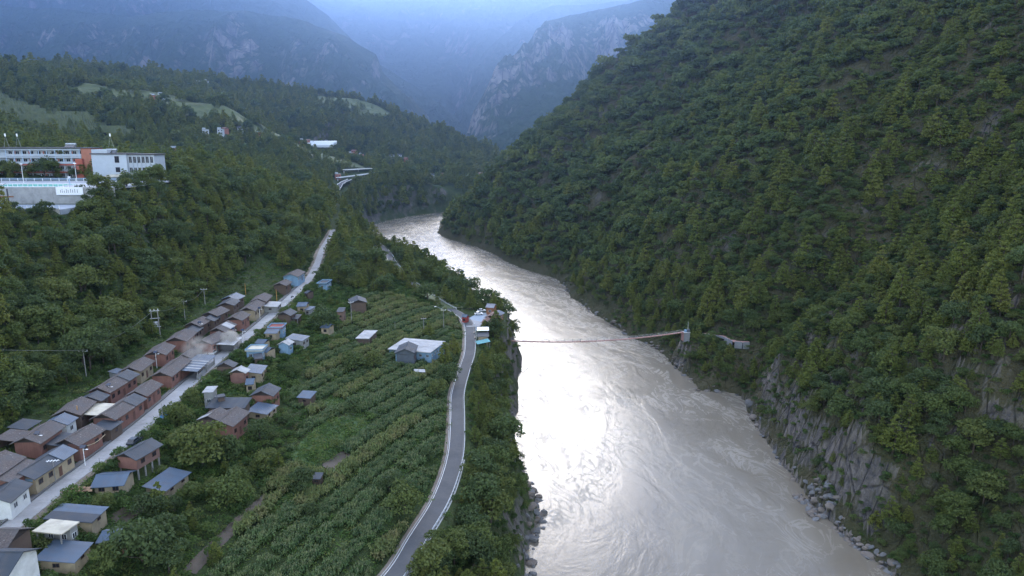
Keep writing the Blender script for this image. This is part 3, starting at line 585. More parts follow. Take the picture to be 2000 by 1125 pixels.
BUSH = [(broad_crown(50+i, 2.3, (2.8, 3.4, 3.)[i], 300, .16, M_BUSH), trunk_mesh('trunk', 1.3, .06, 2, _r)) for i in range(3)]
FARB = [broad_crown(60+i, 8., (8., 9., 7.4)[i], 260, .52, M_BROAD) for i in range(3)]
FARP = [pine_crown(70+i, 9.4, (5.6, 6.4)[i], 280, .46, M_PINE) for i in range(2)]
def maize_clump(seed, dry):
    rng = np.random.RandomState(seed); V = []; F_ = []
    for gx in range(3):
        for gy in range(3):
            x0, y0 = (gx-1)*.62+rng.normal()*.1, (gy-1)*.62+rng.normal()*.1; h = rng.uniform(1.5, 2.0)
            for k in range(7):
                a = rng.uniform(0, 6.28); z = h*(.3+.1*k); L = rng.uniform(.45, .7); c, s_ = math.cos(a), math.sin(a); wd = .11
                pts = [(0, z), (L*.5, z+.22), (L, z-.05)]; i0 = len(V)
                for d, zz in pts:
                    V += [(x0+c*d-s_*wd, y0+s_*d+c*wd, zz), (x0+c*d+s_*wd, y0+s_*d-c*wd, zz)]
                F_ += [(i0, i0+1, i0+3, i0+2), (i0+2, i0+3, i0+5, i0+4)]
            i0 = len(V)
            for zz, w_ in ((0, .03), (h+.25, .06)): V += [(x0-w_, y0, zz), (x0+w_, y0, zz)]
            F_.append((i0, i0+1, i0+3, i0+2))
    return mesh_np('maize', V, F_, M_CORN)
def grass_tuft(seed, mat):
    rng = np.random.RandomState(seed); m = 46
    P = np.stack([rng.normal(0, .75, m), rng.normal(0, .75, m), rng.uniform(.05, .5, m)], 1)
    V, F_ = leaf_quads(P, np.tile([0, 0, 1.], (m, 1)), .17, rng, 1.7, .7)
    return mesh_np('tuft', V, F_, mat)
CORN = [maize_clump(80+i, 0) for i in range(4)]
TUFT = [grass_tuft(90+i, M_GRASS) for i in range(4)]
def instancer(name, P, rz, sc, var, meshes, label, cat):
    """a mass nobody could count: mesh copies on points"""
    me = bpy.data.meshes.new(name); me.vertices.add(len(P)); me.vertices.foreach_set('co', np.asarray(P, np.float32).ravel())
    for an, ty, dat in (('rz', 'FLOAT', rz), ('sc', 'FLOAT', sc), ('vr', 'INT', var)):
        at = me.attributes.new(an, ty, 'POINT'); at.data.foreach_set('value', np.asarray(dat, np.float32 if ty == 'FLOAT' else np.int32))
    o = link(bpy.data.objects.new(name, me))
    g = bpy.data.node_groups.new(name+'_scatter', 'GeometryNodeTree')
    g.interface.new_socket('Geometry', in_out='INPUT', socket_type='NodeSocketGeometry'); g.interface.new_socket('Geometry', in_out='OUTPUT', socket_type='NodeSocketGeometry')
    N = g.nodes.new; gi, go = N('NodeGroupInput'), N('NodeGroupOutput'); ip = N('GeometryNodeInstanceOnPoints'); gt = N('GeometryNodeGeometryToInstance')
    for parts in meshes:
        jn = N('GeometryNodeJoinGeometry')
        for mm in (parts if isinstance(parts, tuple) else (parts,)):
            src = bpy.data.objects.new(name+'_source', mm)       # carries the mesh only; never linked to the scene
            oi = N('GeometryNodeObjectInfo'); oi.inputs[0].default_value = src; oi.inputs['As Instance'].default_value = False
            g.links.new(oi.outputs['Geometry'], jn.inputs[0])
        g.links.new(jn.outputs[0], gt.inputs[0])
    def attr(nm, ty):
        a = N('GeometryNodeInputNamedAttribute'); a.data_type = ty; a.inputs[0].default_value = nm; return a.outputs[0]
    cx = N('ShaderNodeCombineXYZ'); g.links.new(attr('rz', 'FLOAT'), cx.inputs[2])
    g.links.new(gi.outputs[0], ip.inputs['Points']); g.links.new(gt.outputs[0], ip.inputs['Instance'])
    ip.inputs['Pick Instance'].default_value = True
    g.links.new(attr('vr', 'INT'), ip.inputs['Instance Index']); g.links.new(cx.outputs[0], ip.inputs['Rotation']); g.links.new(attr('sc', 'FLOAT'), ip.inputs['Scale'])
    g.links.new(ip.outputs[0], go.inputs[0])
    md = o.modifiers.new('scatter', 'NODES'); md.node_group = g
    return tag(o, label, cat, kind='stuff')
# --- where things grow
HP_ = []
for h in HOUSES:
    L_ = math.dist(h[1:3], h[3:5]); cx_, cy_ = (h[1]+h[3])/2, (h[2]+h[4])/2; dx_, dy_ = (h[3]-h[1])/max(L_, .1), (h[4]-h[2])/max(L_, .1)
    if h[0] != 'g': cx_ += dy_*h[5]/2; cy_ -= dx_*h[5]/2
    HP_.append((cx_, cy_, dx_, dy_, L_/2, h[5]/2))
def near_house(x, y, m):
    k = np.zeros(x.shape, bool)
    for cx_, cy_, dx_, dy_, a, b in HP_:
        u = (x-cx_)*dx_+(y-cy_)*dy_; v = -(x-cx_)*dy_+(y-cy_)*dx_
        k |= (np.abs(u) < a+m) & (np.abs(v) < b+m)
    return k
rng = np.random.RandomState(11)
def jitter_grid(x0, x1, y0, y1, step):
    gx, gy = np.meshgrid(np.arange(x0, x1, step), np.arange(y0, y1, step)); gx = gx.ravel(); gy = gy.ravel()
    return gx+rng.uniform(-.48, .48, gx.shape)*step, gy+rng.uniform(-.48, .48, gx.shape)*step
def in_view(x, y, z, mx=260, top=-160):
    u, v, zc = project(x, y, z); return (y > 40) & (u > -mx) & (u < 2000+mx) & (v > top) & (v < 1125+230)
MEADOWS = [  # open ground among the woods (x, y corners)
 [(-62,392),(-36,354),(-16,362),(-14,384),(-34,418),(-52,440)], [(-84,420),(-66,410),(-70,450),(-95,500),(-104,500)],
 [(-700,880),(-560,850),(-490,880),(-470,915),(-600,960),(-720,960)], [(-640,1040),(-430,1040),(-330,1105),(-430,1112),(-640,1105)], [(-390,1120),(-300,1090),(-225,1110),(-250,1150),(-330,1190),(-400,1180)],
 [(-430,1600),(-330,1600),(-270,1690),(-340,1715),(-450,1690)], [(-130,1140),(-100,1130),(-70,1170),(-100,1190)], [(-170,1180),(-130,1180),(-130,1215),(-170,1215)]]
def forest():
    bank = []
    for (x0, x1, y0, y1, step) in ((-420, 460, 70, 330, 4.0), (-600, 560, 330, 620, 4.5), (-900, 800, 620, 1000, 6.0), (-1300, 700, 1000, 1780, 8.0), (-1900, 900, 1780, 2340, 12.)):
        x, y = jitter_grid(x0, x1, y0, y1, step)
        k = (np.abs(x) < 1.02*(y+80)); x = x[k]; y = y[k]
        bank.append((x, y, np.full(x.shape, step)))
    x, y, st = (np.concatenate(c) for c in zip(*bank))
    z = surface(x, y); k = in_view(x, y, z) & (z > .9); x, y, z, st = x[k], y[k], z[k], st[k]
    e = 1.5; gx = (surface(x+e, y)-surface(x-e, y))/(2*e); gy = (surface(x, y+e)-surface(x, y-e))/(2*e); slope = np.hypot(gx, gy)
    inr = in_poly(x, y, _RIVER_POLY); dl = seg_dist(x, y, LBP[::2]); dr = seg_dist(x, y, RBP[::2]); right = dr < dl
    drr = seg_dist(x, y, RRP[::3]); dvr = seg_dist(x, y, VRP[::3])
    rrx = np.interp(y, RRP[:, 1], RRP[:, 0]); vrx = np.interp(y, VRP[:, 1], VRP[:, 0])
    keep = ~inr & (np.minimum(dl, dr) > 3.2) & (drr > np.where((y > 362) & (y < 405) | (y > 508), 3.0, 4.8)) & (dvr > np.where(y > 470, 3., 5.5))
    keep &= ~((np.abs(x+229) < 61) & (y > 287) & (y < 354)) & ~((np.abs(x+187) < 18) & (np.abs(y-352) < 16)) & ~((np.abs(x+205) < 35) & (np.abs(y-277.5) < 11.5))
    field = ~right & (x > vrx-2) & (x < rrx) & ((y < 352) | ((y < 400) & (x > -66) & (x < rrx-11)))
    village = ~right & (x <= vrx) & (x > vrx-24+.03*np.maximum(y-300, 0)) & (y < 352)
    garden = field & (x > vrx+9) & (x < vrx+np.where(y < 200, 37, 28)) & (y < 330) & (rng.rand(len(x)) < np.where(y < 172, .42, .16)) & ~near_house(x, y, 3.)
    keep &= (~field | garden) & ~village & ~near_house(x, y, 2.2)
    for m in MEADOWS: keep &= ~in_poly(x, y, m) | (rng.rand(len(x)) < .09)
    keep &= ~((np.abs(x+13.5) < 11.5) & (np.abs(y-338) < 18)) & ~((np.abs(x+13) < 4.5) & (np.abs(y-300) < 9)) & ~((np.abs(x+4) < 5) & (np.abs(y-337) < 4))
    for fx, fy, _ in FARH: keep &= ~((np.abs(x-fx*(1-9/fy)) < 9) & (y < fy+9) & (y > fy-26))
    for q in VIADUCT: keep &= seg_dist(x, y+8, q) > 13
    for q in GREENH: keep &= ~in_poly(x, y, q)
    keep &= (seg_dist(x, y, PATHWALL) > 4.5) & (seg_dist(x-1.5, y+5, PATHWALL) > 5)
    keep &= ~((np.abs(x-88) < 5) & (np.abs(y-346) < 5))
    rocky = right & ((slope > 1.75) | ((dr < 7) & (rng.rand(len(x)) < .45)))
    keep &= ~rocky | (rng.rand(len(x)) < .5)
    keep &= ~(~right & (dl < 4.5) & (slope > 1.6) & (rng.rand(len(x)) < .6))
    keep &= rng.rand(len(x)) < np.where(right, .88, .95)
    x, y, z, st, right, dr, dl, slope, drr = (a[keep] for a in (x, y, z, st, right, dr, dl, slope, drr))
    patch = fbm(x/60.+3, y/60., 3)
    pp = np.where(right, np.clip(.25+.8*sstep(12, 60, dr)+1.1*patch, .04, .93), np.clip(.03+.6*patch+.1*sstep(80, 100, z), .01, .4)*np.where(y > 700, .05, 1.))
    pine = rng.rand(len(x)) < pp
    sc = np.clip(rng.lognormal(-.27, .36, len(x)), .36, 1.7)*np.where(pine, .95, .92)
    sc *= np.where((~right & (y < 330) & (x > -92) & (x < -48)), .62, 1.)
    sc *= np.clip(st/4.3, .9, 1.9)*np.where(right, 1.14, 1.1)
    sc *= np.where(right & (dr < 12), .7, 1.)*np.where(~right & (dl < 6), .8, 1.)
    sc *= np.where(~right & (y < 330) & (drr < 7), .6, 1)
    sc *= np.where(right & (slope > 1.75), .55, 1.)
    sc *= np.where(~right & (y > 520) & (y < 700) & (dl < 40), .75, 1.)
    sc *= np.where((np.abs(x+200) < 36) & (np.abs(y-256) < 12), .5, 1.)
    return x, y, z-.25, sc, pine, right
FX, FY, FZ, FS, FPINE, FRIGHT = forest()
u_, v_, zc_ = project(FX, FY, FZ+4*FS)
def tree(name, parts, loc, s, rz, label, group=None, cat='tree'):
    e = link(bpy.data.objects.new(name, None)); e.location = loc; e.rotation_euler = (0, 0, rz); e.scale = (s, s, s); e.empty_display_size = .5
    tag(e, label, cat, group)
    for nm, me in zip(('crown', 'trunk'), parts):
        c = link(bpy.data.objects.new(nm, me)); c.parent = e
    return e
TREE_SPOTS = []
def single_trees():
    """the 300 trees of each kind that show largest stand as things of their own"""
    size = FS/zc_; ok = (u_ > 5) & (u_ < 1995) & (v_ > 5) & (v_ < 1120)
    taken = np.zeros(len(FX), bool)
    hidden = np.zeros(len(FX), bool)
    near = np.where(ok & (zc_ < 520))[0]
    for t in np.linspace(.3, .95, 26):        # sight line from the camera must clear the ground
        zz = 115+(FZ[near]+6*FS[near]-115)*t
        hidden[near] |= surface(FX[near]*t, np.maximum(FY[near]*t, 63)) > zz
    for kind, mask in (('pine', FPINE), ('broad', ~FPINE)):
        i = np.where(mask & ok & ~hidden & (zc_ < 520))[0]; i = i[np.argsort(-size[i])][:300]; taken[i] = True
        for j in i:
            protos = PINES if kind == 'pine' else BROAD
            k = rng.randint(len(protos)); side = FRIGHT[j]; bankside = (not side) and FX[j] > -30
            where = 'mountainside across the river' if side else ('bank between road and river' if bankside else 'wooded hillside above the village')
            nm = 'pine_tree' if kind == 'pine' else 'broadleaf_tree'
            lb = ('pine among those on the ' if kind == 'pine' else 'leafy tree among those on the ')+where
            tree(nm, protos[k], (FX[j], FY[j], FZ[j]), FS[j], rng.uniform(0, 6.28), lb, ('pines' if kind == 'pine' else 'leafy trees')+' on the '+where)
    return taken
TAKEN = single_trees()
rest = ~TAKEN; far = (FY > 430) | (zc_ > 480)
m = rest & ~far; n = m.sum()
var = np.where(FPINE[m], 5+rng.randint(0, 4, n), rng.randint(0, 5, n))
def prep(ms): return ms
instancer('forest', np.stack([FX[m], FY[m], FZ[m]], 1), rng.uniform(0, 6.28, n), FS[m], var, BROAD+PINES, 'dense mixed wood clothing both sides of the near valley', 'forest')
m = rest & far; n = m.sum()
var = np.where(FPINE[m], 3+rng.randint(0, 2, n), rng.randint(0, 3, n))
instancer('far_forest', np.stack([FX[m], FY[m], FZ[m]], 1), rng.uniform(0, 6.28, n), FS[m], var, FARB+FARP, 'distant woods covering the hills up the valley', 'forest')
print('trees', len(FX), 'far', n)
# --- undergrowth: shrubs over slopes, field margins and gardens
def undergrowth():
    x, y = jitter_grid(-190, 260, 75, 440, 2.5); z = surface(x, y); k = in_view(x, y, z) & (z > 1.2); x, y, z = x[k], y[k], z[k]
    dl = seg_dist(x, y, LBP[::2]); dr = seg_dist(x, y, RBP[::2]); right = dr < dl
    drr = seg_dist(x, y, RRP[::3]); dvr = seg_dist(x, y, VRP[::3]); inr = in_poly(x, y, _RIVER_POLY)
    rrx = np.interp(y, RRP[:, 1], RRP[:, 0]); vrx = np.interp(y, VRP[:, 1], VRP[:, 0])
    keep = ~inr & (np.minimum(dl, dr) > 2.2) & (drr > 3.9) & (dvr > 3.7) & ~near_house(x, y, .5)
    field = ~right & (x > vrx) & (x < rrx-3) & (y < 352)
    village = ~right & (x <= vrx) & (x > vrx-22) & (y < 352)
    p = np.where(field, np.where(x < vrx+np.where(y < 200, 37, 28), .6, .012), np.where(village, np.where(dvr < 6, .35, .06), .8))
    p = np.where(~field & ~village & ~right & (x > rrx), .9, p)
    keep &= rng.rand(len(x)) < p
    keep &= ~((np.abs(x+13.5) < 11) & (np.abs(y-338) < 17)) & ~((np.abs(x+226) < 66) & (np.abs(y-320) < 32)) & ~((np.abs(x+205) < 36) & (np.abs(y-277.5) < 12))
    x, y, z, field = x[keep], y[keep], z[keep], field[keep]; n = len(x)
    s = rng.uniform(.45, 1.15, n)*np.where(field, 1.15, .9)
    instancer('undergrowth', np.stack([x, y, z-.1], 1), rng.uniform(0, 6.28, n), s, rng.randint(0, 3, n), BUSH, 'shrubs and weeds along slopes, banks and garden edges', 'undergrowth')
undergrowth()

# ------------------------------------------------------------------ building kit
class MB:
    def __init__(self): self.v = []; self.f = []
    def add(self, v, f):
        i = len(self.v); self.v += [tuple(p) for p in v]; self.f += [tuple(k+i for k in q) for q in f]; return self
    def box(self, x0, x1, y0, y1, z0, z1):
        return self.add([(x, y, z) for z in (z0, z1) for x, y in ((x0, y0), (x1, y0), (x1, y1), (x0, y1))],
                        [(3, 2, 1, 0), (4, 5, 6, 7), (0, 1, 5, 4), (1, 2, 6, 5), (2, 3, 7, 6), (3, 0, 4, 7)])
    def prism(self, poly, h):
        """extrude a loop of 3-D points by the vector h"""
        n = len(poly); a = [tuple(p) for p in poly]; b = [tuple(Vector(p)+Vector(h)) for p in poly]
        return self.add(a+b, [tuple(range(n))[::-1], tuple(range(n, 2*n))]+[(i, (i+1) % n, n+(i+1) % n, n+i) for i in range(n)])
    def tube(self, p, q, r0, r1=None, k=6):
        p, q = Vector(p), Vector(q); d = (q-p).normalized(); a = d.orthogonal().normalized(); b = d.cross(a); r1 = r0 if r1 is None else r1
        v = [c+rr*(a*math.cos(6.2832*j/k)+b*math.sin(6.2832*j/k)) for c, rr in ((p, r0), (q, r1)) for j in range(k)]
        return self.add(v, [(j, (j+1) % k, k+(j+1) % k, k+j) for j in range(k)]+[tuple(range(k))[::-1], tuple(range(k, 2*k))])
    def mesh(self, name, mat, smooth=False):
        me = bpy.data.meshes.new(name); me.from_pydata(self.v, [], self.f); me.materials.append(mat)
        bm = bmesh.new(); bm.from_mesh(me); bmesh.ops.recalc_face_normals(bm, faces=bm.faces); bm.to_mesh(me); bm.free()
        if smooth: me.polygons.foreach_set('use_smooth', [True]*len(me.polygons))
        return me
    def build(self, name, mat, parent=None, smooth=False):
        o = link(bpy.data.objects.new(name, self.mesh(name, mat, smooth)))
        if parent: o.parent = parent
        return o
def empty(name, loc, rz=0, label=None, cat=None, group=None):
    e = link(bpy.data.objects.new(name, None)); e.location = loc; e.rotation_euler = (0, 0, rz); e.empty_display_size = .5
    return tag(e, label, cat, group)
def m_wall(name, col, dirt=.35):
    q = NT(name); p = q.pos(); n = q.noise(.5, 5, .65, p); n2 = q.noise(5., 3, .6, p)
    c = q.mix(q.ramp(n, [(.35, 0.), (.75, 1.)]), col, tuple(k*(1-dirt) for k in col)); c = q.mix(q.math('MULTIPLY', n2, .3), c, tuple(k*.6 for k in col))
    q.set(Base_Color=c, Roughness=.9); q.bump(n2, .25, .03); return q.m
def m_brick(name, a, b, mortar):
    q = NT(name); t = q.n('TexBrick', Scale=3.2, Mortar_Size=.012); t.inputs['Color1'].default_value = (*a, 1); t.inputs['Color2'].default_value = (*b, 1); t.inputs['Mortar'].default_value = (*mortar, 1)
    q.l(q.obj(), t.inputs[0]); n = q.noise(.6, 4, .6, q.pos()); q.set(Base_Color=q.mix(q.ramp(n, [(.4, 0.), (.75, .5)]), t.outputs[0], tuple(k*.5 for k in a)), Roughness=.9); return q.m
def m_tile(name, a, b, c):
    """old clay tiles: courses down the slope, patches of moss and bleached pieces"""
    q = NT(name); o = q.obj(); sp = q.n('SeparateXYZ'); q.l(o, sp.inputs[0])
    cell = q.n('TexVoronoi', Scale=2.6); q.l(o, cell.inputs['Vector'])
    n = q.noise(.35, 5, .65, q.pos())
    col = q.mix(q.ramp(cell.outputs['Distance'], [(.1, 0.), (.75, 1.)]), a, b); col = q.mix(q.ramp(n, [(.38, 0.), (.7, 1.)]), col, c)
    sp2 = q.n('TexVoronoi', Scale=1.1); q.l(o, sp2.inputs['Vector']); col = q.mix(q.ramp(sp2.outputs['Distance'], [(.06, .75), (.16, 0.)]), col, (.34, .33, .32))
    w = q.n('TexWave', Scale=2.2, Distortion=.6, Detail=1.); w.bands_direction = 'X'; q.l(o, w.inputs['Vector'])
    q.set(Base_Color=q.mix(q.math('MULTIPLY', w.outputs['Fac'], .35), col, tuple(k*.45 for k in a)), Roughness=.9); q.bump(w.outputs['Fac'], .5, .06); return q.m
def m_metal(name, col, col2, rough=.5, spec=.4):
    """ribbed sheet metal, every sheet a little different"""
    q = NT(name); o = q.obj(); sp = q.n('SeparateXYZ'); q.l(o, sp.inputs[0])
    sh = q.n('TexWhiteNoise', _noise_dimensions='1D'); q.l(q.math('FLOOR', q.math('MULTIPLY', sp.outputs[0], .9)), sh.inputs['W'])
    n = q.noise(.5, 5, .6, q.pos()); c = q.mix(sh.outputs['Value'], col, col2); c = q.mix(q.ramp(n, [(.45, 0.), (.8, .55)]), c, (.10, .085, .075))
    w = q.n('TexWave', Scale=1.9); w.bands_direction = 'X'; q.l(o, w.inputs['Vector'])
    q.set(Base_Color=c, Roughness=q.math('ADD', rough, q.math('MULTIPLY', n, .25))); q.b.inputs['Specular IOR Level'].default_value = spec; q.bump(w.outputs['Fac'], .45, .05); return q.m
ROOF = dict(tile=m_tile('grey_brown_tiles', (.055, .042, .038), (.12, .095, .085), (.085, .082, .084)), dark=m_metal('dark_slate_sheet', (.034, .042, .053), (.046, .055, .067), .6, .3),
    blue=m_metal('blue_grey_sheet', (.048, .075, .112), (.062, .090, .128), .45, .4), light=m_metal('pale_sheet', (.27, .275, .28), (.36, .36, .36), .6), beige=m_metal('cream_sheet', (.44, .40, .31), (.5, .46, .37), .6),
    rust=m_tile('rust_tiles', (.16, .085, .06), (.22, .12, .09), (.17, .13, .12)), slatelight=m_metal('light_slate_sheet', (.20, .20, .22), (.25, .25, .27), .6), red=m_wall('red_terrace', (.24, .06, .045)))
WALL = dict(red=m_brick('red_brick', (.19, .088, .066), (.235, .11, .082), (.17, .10, .085)), pink=m_wall('pink_plaster', (.36, .17, .13)), yel=m_wall('cream_plaster', (.36, .29, .19), .45), white=m_wall('white_plaster', (.62, .62, .60)),
    wood=m_wall('weathered_timber', (.11, .075, .055)), plank=m_wall('brown_planks', (.20, .13, .10)), blue=m_wall('pale_blue_plaster', (.20, .32, .44)), grey=m_wall('grey_concrete', (.27, .27, .26)), slate=m_wall('slate_plaster', (.085, .10, .12)),
    orange=m_wall('orange_timber', (.30, .13, .06)), crimson=m_wall('crimson_paint', (.34, .05, .04)))
M_GABLE = m_wall('attic_shade_and_boards', (.045, .034, .03)); M_FRAME = m_wall('window_frame_paint', (.10, .055, .04)); M_DOOR = m_wall('door_boards', (.13, .06, .04))  # M_GABLE: near-black, shade of open attics put into the colour; also timber gables
M_POST = m_plain('grey_post', (.20, .195, .19), .8); M_CONC = m_wall('pale_concrete', (.36, .36, .35)); M_STEEL = m_plain('galvanised_steel', (.32, .34, .36), .45, .2, 2., .6)
q = NT('window_glass'); q.set(Base_Color=(.02, .024, .03), Roughness=.12); M_GLASS = q.m
M_FRAME_W = m_wall('white_window_frame', (.55, .56, .57)); M_WHITE = m_plain('white_paint', (.72, .73, .74), .6, .08)
def window(par, x, y, z, w, h, ny, frame=None):
    """window on a wall facing +y or -y (ny); frame stands proud, the pane sits back in it"""
    b = MB(); t = .09; y0, y1 = sorted((y-ny*.03, y+ny*.07))
    b.box(x-w/2, x-w/2+t, y0, y1, z, z+h).box(x+w/2-t, x+w/2, y0, y1, z, z+h).box(x-w/2+t, x+w/2-t, y0, y1, z, z+t).box(x-w/2+t, x+w/2-t, y0, y1, z+h-t, z+h).box(x-.04, x+.04, y0, y1, z+t, z+h-t)
    o = b.build('window', frame or M_FRAME, par)
    y0, y1 = sorted((y-ny*.02, y+ny*.025)); MB().box(x-w/2+t*.5, x+w/2-t*.5, y0, y1, z+t*.5, z+h-t*.5).build('pane', M_GLASS, o)
def end_window(par, x, y, z, w, h, nx, frame=None):
    b = MB(); t = .09; x0, x1 = sorted((x-nx*.03, x+nx*.07))
    b.box(x0, x1, y-w/2, y-w/2+t, z, z+h).box(x0, x1, y+w/2-t, y+w/2, z, z+h).box(x0, x1, y-w/2+t, y+w/2-t, z, z+t).box(x0, x1, y-w/2+t, y+w/2-t, z+h-t, z+h).box(x0, x1, y-.04, y+.04, z+t, z+h-t)
    o = b.build('window', frame or M_FRAME, par)
    x0, x1 = sorted((x-nx*.02, x+nx*.025)); MB().box(x0, x1, y-w/2+t*.5, y+w/2-t*.5, z+t*.5, z+h-t*.5).build('pane', M_GLASS, o)
def slab(b, p, u, v, t):
    """a sheet with thickness: corner p, edges u and v"""
    p, u, v = Vector(p), Vector(u), Vector(v); n = u.cross(v).normalized()*t
    return b.prism([p, p+u, p+u+v, p+v], -n)
CATS = {'village_house': 'house', 'farmhouse': 'house', 'riverside_house': 'house', 'riverside_hut': 'hut', 'flat_house': 'house', 'stilt_house': 'house', 'compound_house': 'house', 'farm_wing': 'house', 'kiosk': 'kiosk', 'drying_platform': 'platform', 'awning_shed': 'awning', 'barn': 'barn'}
hr = random.Random(4)
def house(h):
    kind, ax, ay, bx, by, W, wh, ri, roof, wall, name, label = h
    L = max(math.hypot(bx-ax, by-ay), 2.2); rz = math.atan2(by-ay, bx-ax)
    cx, cy = (ax+bx)/2, (ay+by)/2
    if kind != 'g': cx += math.sin(rz)*W/2; cy -= math.cos(rz)*W/2
    cs, sn = math.cos(rz), math.sin(rz)
    g = [ground(cx+cs*u-sn*v, cy+sn*u+cs*v) for u in (-L/2, L/2) for v in (-W/2, W/2)]
    gz = sum(g)/4; low = min(g)-gz-.6
    e = empty(name, (cx, cy, gz), rz, label, CATS.get(name, 'hut' if 'hut' in name else 'shed'))
    oe = min(.85, L*.09); ow = .6 if W > 4 else .35; x0, x1 = -L/2+oe, L/2-oe; hw = W/2-ow; mr = ROOF[roof]; mw = WALL[wall]
    stilt = name == 'stilt_house'; openn = name in ('open_shed', 'awning_shed')
    zb = 2.0 if stilt else low
    if kind == 'g':
        MB().box(x0, x1, -hw, hw, zb, wh).build('wall', mw, e)
        rr = ri*hw/(W/2)
        for xg in (x0+.06, x1-.18):
            MB().prism([(xg, -hw+.05, wh), (xg, hw-.05, wh), (xg, 0, wh+rr)], (.12, 0, 0)).build('gable_or_attic_shade', M_GABLE if wall not in ('white', 'blue', 'slate') else mw, e)  # dark panel stands in for the shaded open attic; plastered gables keep wall colour
        drop = ri*ow/(W/2)
        for s in (-1, 1):
            b = MB(); zr = wh+ri+.05
            sag = [0, -.07, -.1, -.06, 0]; n = 5; top = [(-L/2+L*i/(n-1), s*.0, zr+sag[i]*(L/12)) for i in range(n)]; bot = [(-L/2+L*i/(n-1), s*W/2, zr-ri-drop*.2+sag[i]*(L/14)+hr.uniform(-.03, .03)) for i in range(n)]
            for i in range(n-1): b.prism([top[i], top[i+1], bot[i+1], bot[i]], (0, 0, -.13))
            b.build('roof_slope', mr, e)
        MB().prism([(-L/2-.05, -.2, wh+ri-.02), (-L/2-.05, 0, wh+ri+.13), (-L/2-.05, .2, wh+ri-.02)], (L+.1, 0, 0)).build('ridge_cap', mr, e)
        raft = MB()
        for s in (-1, 1): raft.box(-L/2+.05, L/2-.05, s*(hw-.12)-.07, s*(hw-.12)+.07, wh-.16, wh-.02)
        for s in (-1, 1):
            n = max(1, int((x1-x0)/2.6)); door_at = n//2 if n > 2 else -1
            for i in range(n):
                x = x0+(i+.5)*(x1-x0)/n
                if i == door_at: MB().box(x-.5, x+.5, s*hw-.05, s*hw+.05, max(zb, -.1), 2.05).build('door', M_DOOR, e)
                else: window(e, x, s*hw, (zb if stilt else 0)+wh*.36 if not stilt else 2.9, min(1.25, (x1-x0)/n*.55), 1.15, s, M_FRAME_W if wall in ('white', 'blue', 'orange') else M_FRAME)
                if wh > 4.8 and not stilt: window(e, x, s*hw, wh-1.5, 1.0, .95, s)
        if stilt:
            for i in range(4):
                for s in (-1, 1):
                    x = x0+.3+(x1-x0-.6)*i/3; MB().box(x-.14, x+.14, s*(hw-.2)-.14, s*(hw-.2)+.14, low-.4, 2.0).build('post', M_POST, e)
    elif kind == 's':
        y0, y1 = -W/2, W/2          # high edge at +y (the A-B line), low edge at -y
        b = MB(); slab(b, (-L/2, y1, wh+ri), (L, 0, 0), (0, -W, -ri), -.1); b.build('roof_sheet', mr, e)
        yi0, yi1 = y0+.45, y1-.3; zl, zh = wh+ri*.45/W-.08, wh+ri-.18
        if openn:
            for i in range(3):
                x = x0+.15+(x1-x0-.3)*i/2
                MB().box(x-.1, x+.1, yi0-.1, yi0+.1, low, zl).build('post', M_POST, e)
            MB().box(x0, x1, yi1-.15, yi1, low, zh).build('back_wall', mw, e)
            MB().box(x0, x1, yi0+.15, yi0+.3, low, wh*.45).build('low_wall', mw, e)
        else:
            MB().prism([(x0, yi0, low), (x0, yi1, low), (x0, yi1, zh), (x0, yi0, zl)], (x1-x0, 0, 0)).build('wall', mw, e)
            n = max(1, int((x1-x0)/2.8))
            for i in range(n): window(e, x0+(i+.5)*(x1-x0)/n, yi0, wh*.45, min(1.1, (x1-x0)/n*.5), min(.9, wh*.3), -1)
            if W > 4.5: end_window(e, x0, (yi0+yi1)/2, wh*.45, 1.2, .8, -1)
    else:
        MB().box(x0+.1, x1-.1, -W/2+.3, W/2-.3, low if name != 'drying_platform' else low, wh-.02).build('wall', mw, e)
        MB().box(-L/2, L/2, -W/2, W/2, wh, wh+ri).build('roof_slab', mr, e)
        if name != 'drying_platform':
            par = MB(); t = .14; zt = wh+ri+.45
            par.box(-L/2, L/2, -W/2, -W/2+t, wh+ri, zt).box(-L/2, L/2, W/2-t, W/2, wh+ri, zt).box(-L/2, -L/2+t, -W/2+t, W/2-t, wh+ri, zt).box(L/2-t, L/2, -W/2+t, W/2-t, wh+ri, zt)
            if name == 'flat_house': par.build('parapet', mw, e)
            for s in (-1, 1):
                n = max(1, int((x1-x0)/2.4))
                for i in range(n): window(e, x0+(i+.5)*(x1-x0)/n, s*(W/2-.3), wh*.34, 1.1, 1.15, s, M_FRAME_W)
            n = max(1, int(W/2.6))
            for i in range(n): end_window(e, x0+.1, -W/2+.3+(i+.5)*(W-.6)/n, wh*.34, 1.1, 1.15, -1, M_FRAME_W)
    # what sets single roofs apart
    def patch(xa, xb, mat, side=-1, nm='roof_patch'):
        b = MB(); z = wh+ri+.09; k = 1 if kind == 'g' else 0
        if kind == 'g': slab(b, (xa, side*.1, z), (xb-xa, 0, 0), (0, side*(W/2+.04), -ri-.02), -.04 if side < 0 else .04)
        else: slab(b, (xa, W/2+.01, wh+ri+.06), (xb-xa, 0, 0), (0, -W-.02, -ri), -.04)
        b.build(nm, mat, e)
    if 'four pale strips' in label:
        for i in range(4): patch(-L*.36+i*L*.14, -L*.36+i*L*.14+L*.05, ROOF['light'], nm='pale_strip')
    if 'half brown, half dark' in label or 'dark blue far end' in label: patch(L*.12, L/2, ROOF['dark'])
    if 'blue gable band' in label: patch(L*.14, L/2, ROOF['blue']); MB().box(x0-.03, x0+.1, -hw*.8, hw*.8, wh*.72, wh*.92).build('gable_band', WALL['blue'], e)
    if 'bleached ridge' in label: patch(-L*.1, L*.3, ROOF['light'])
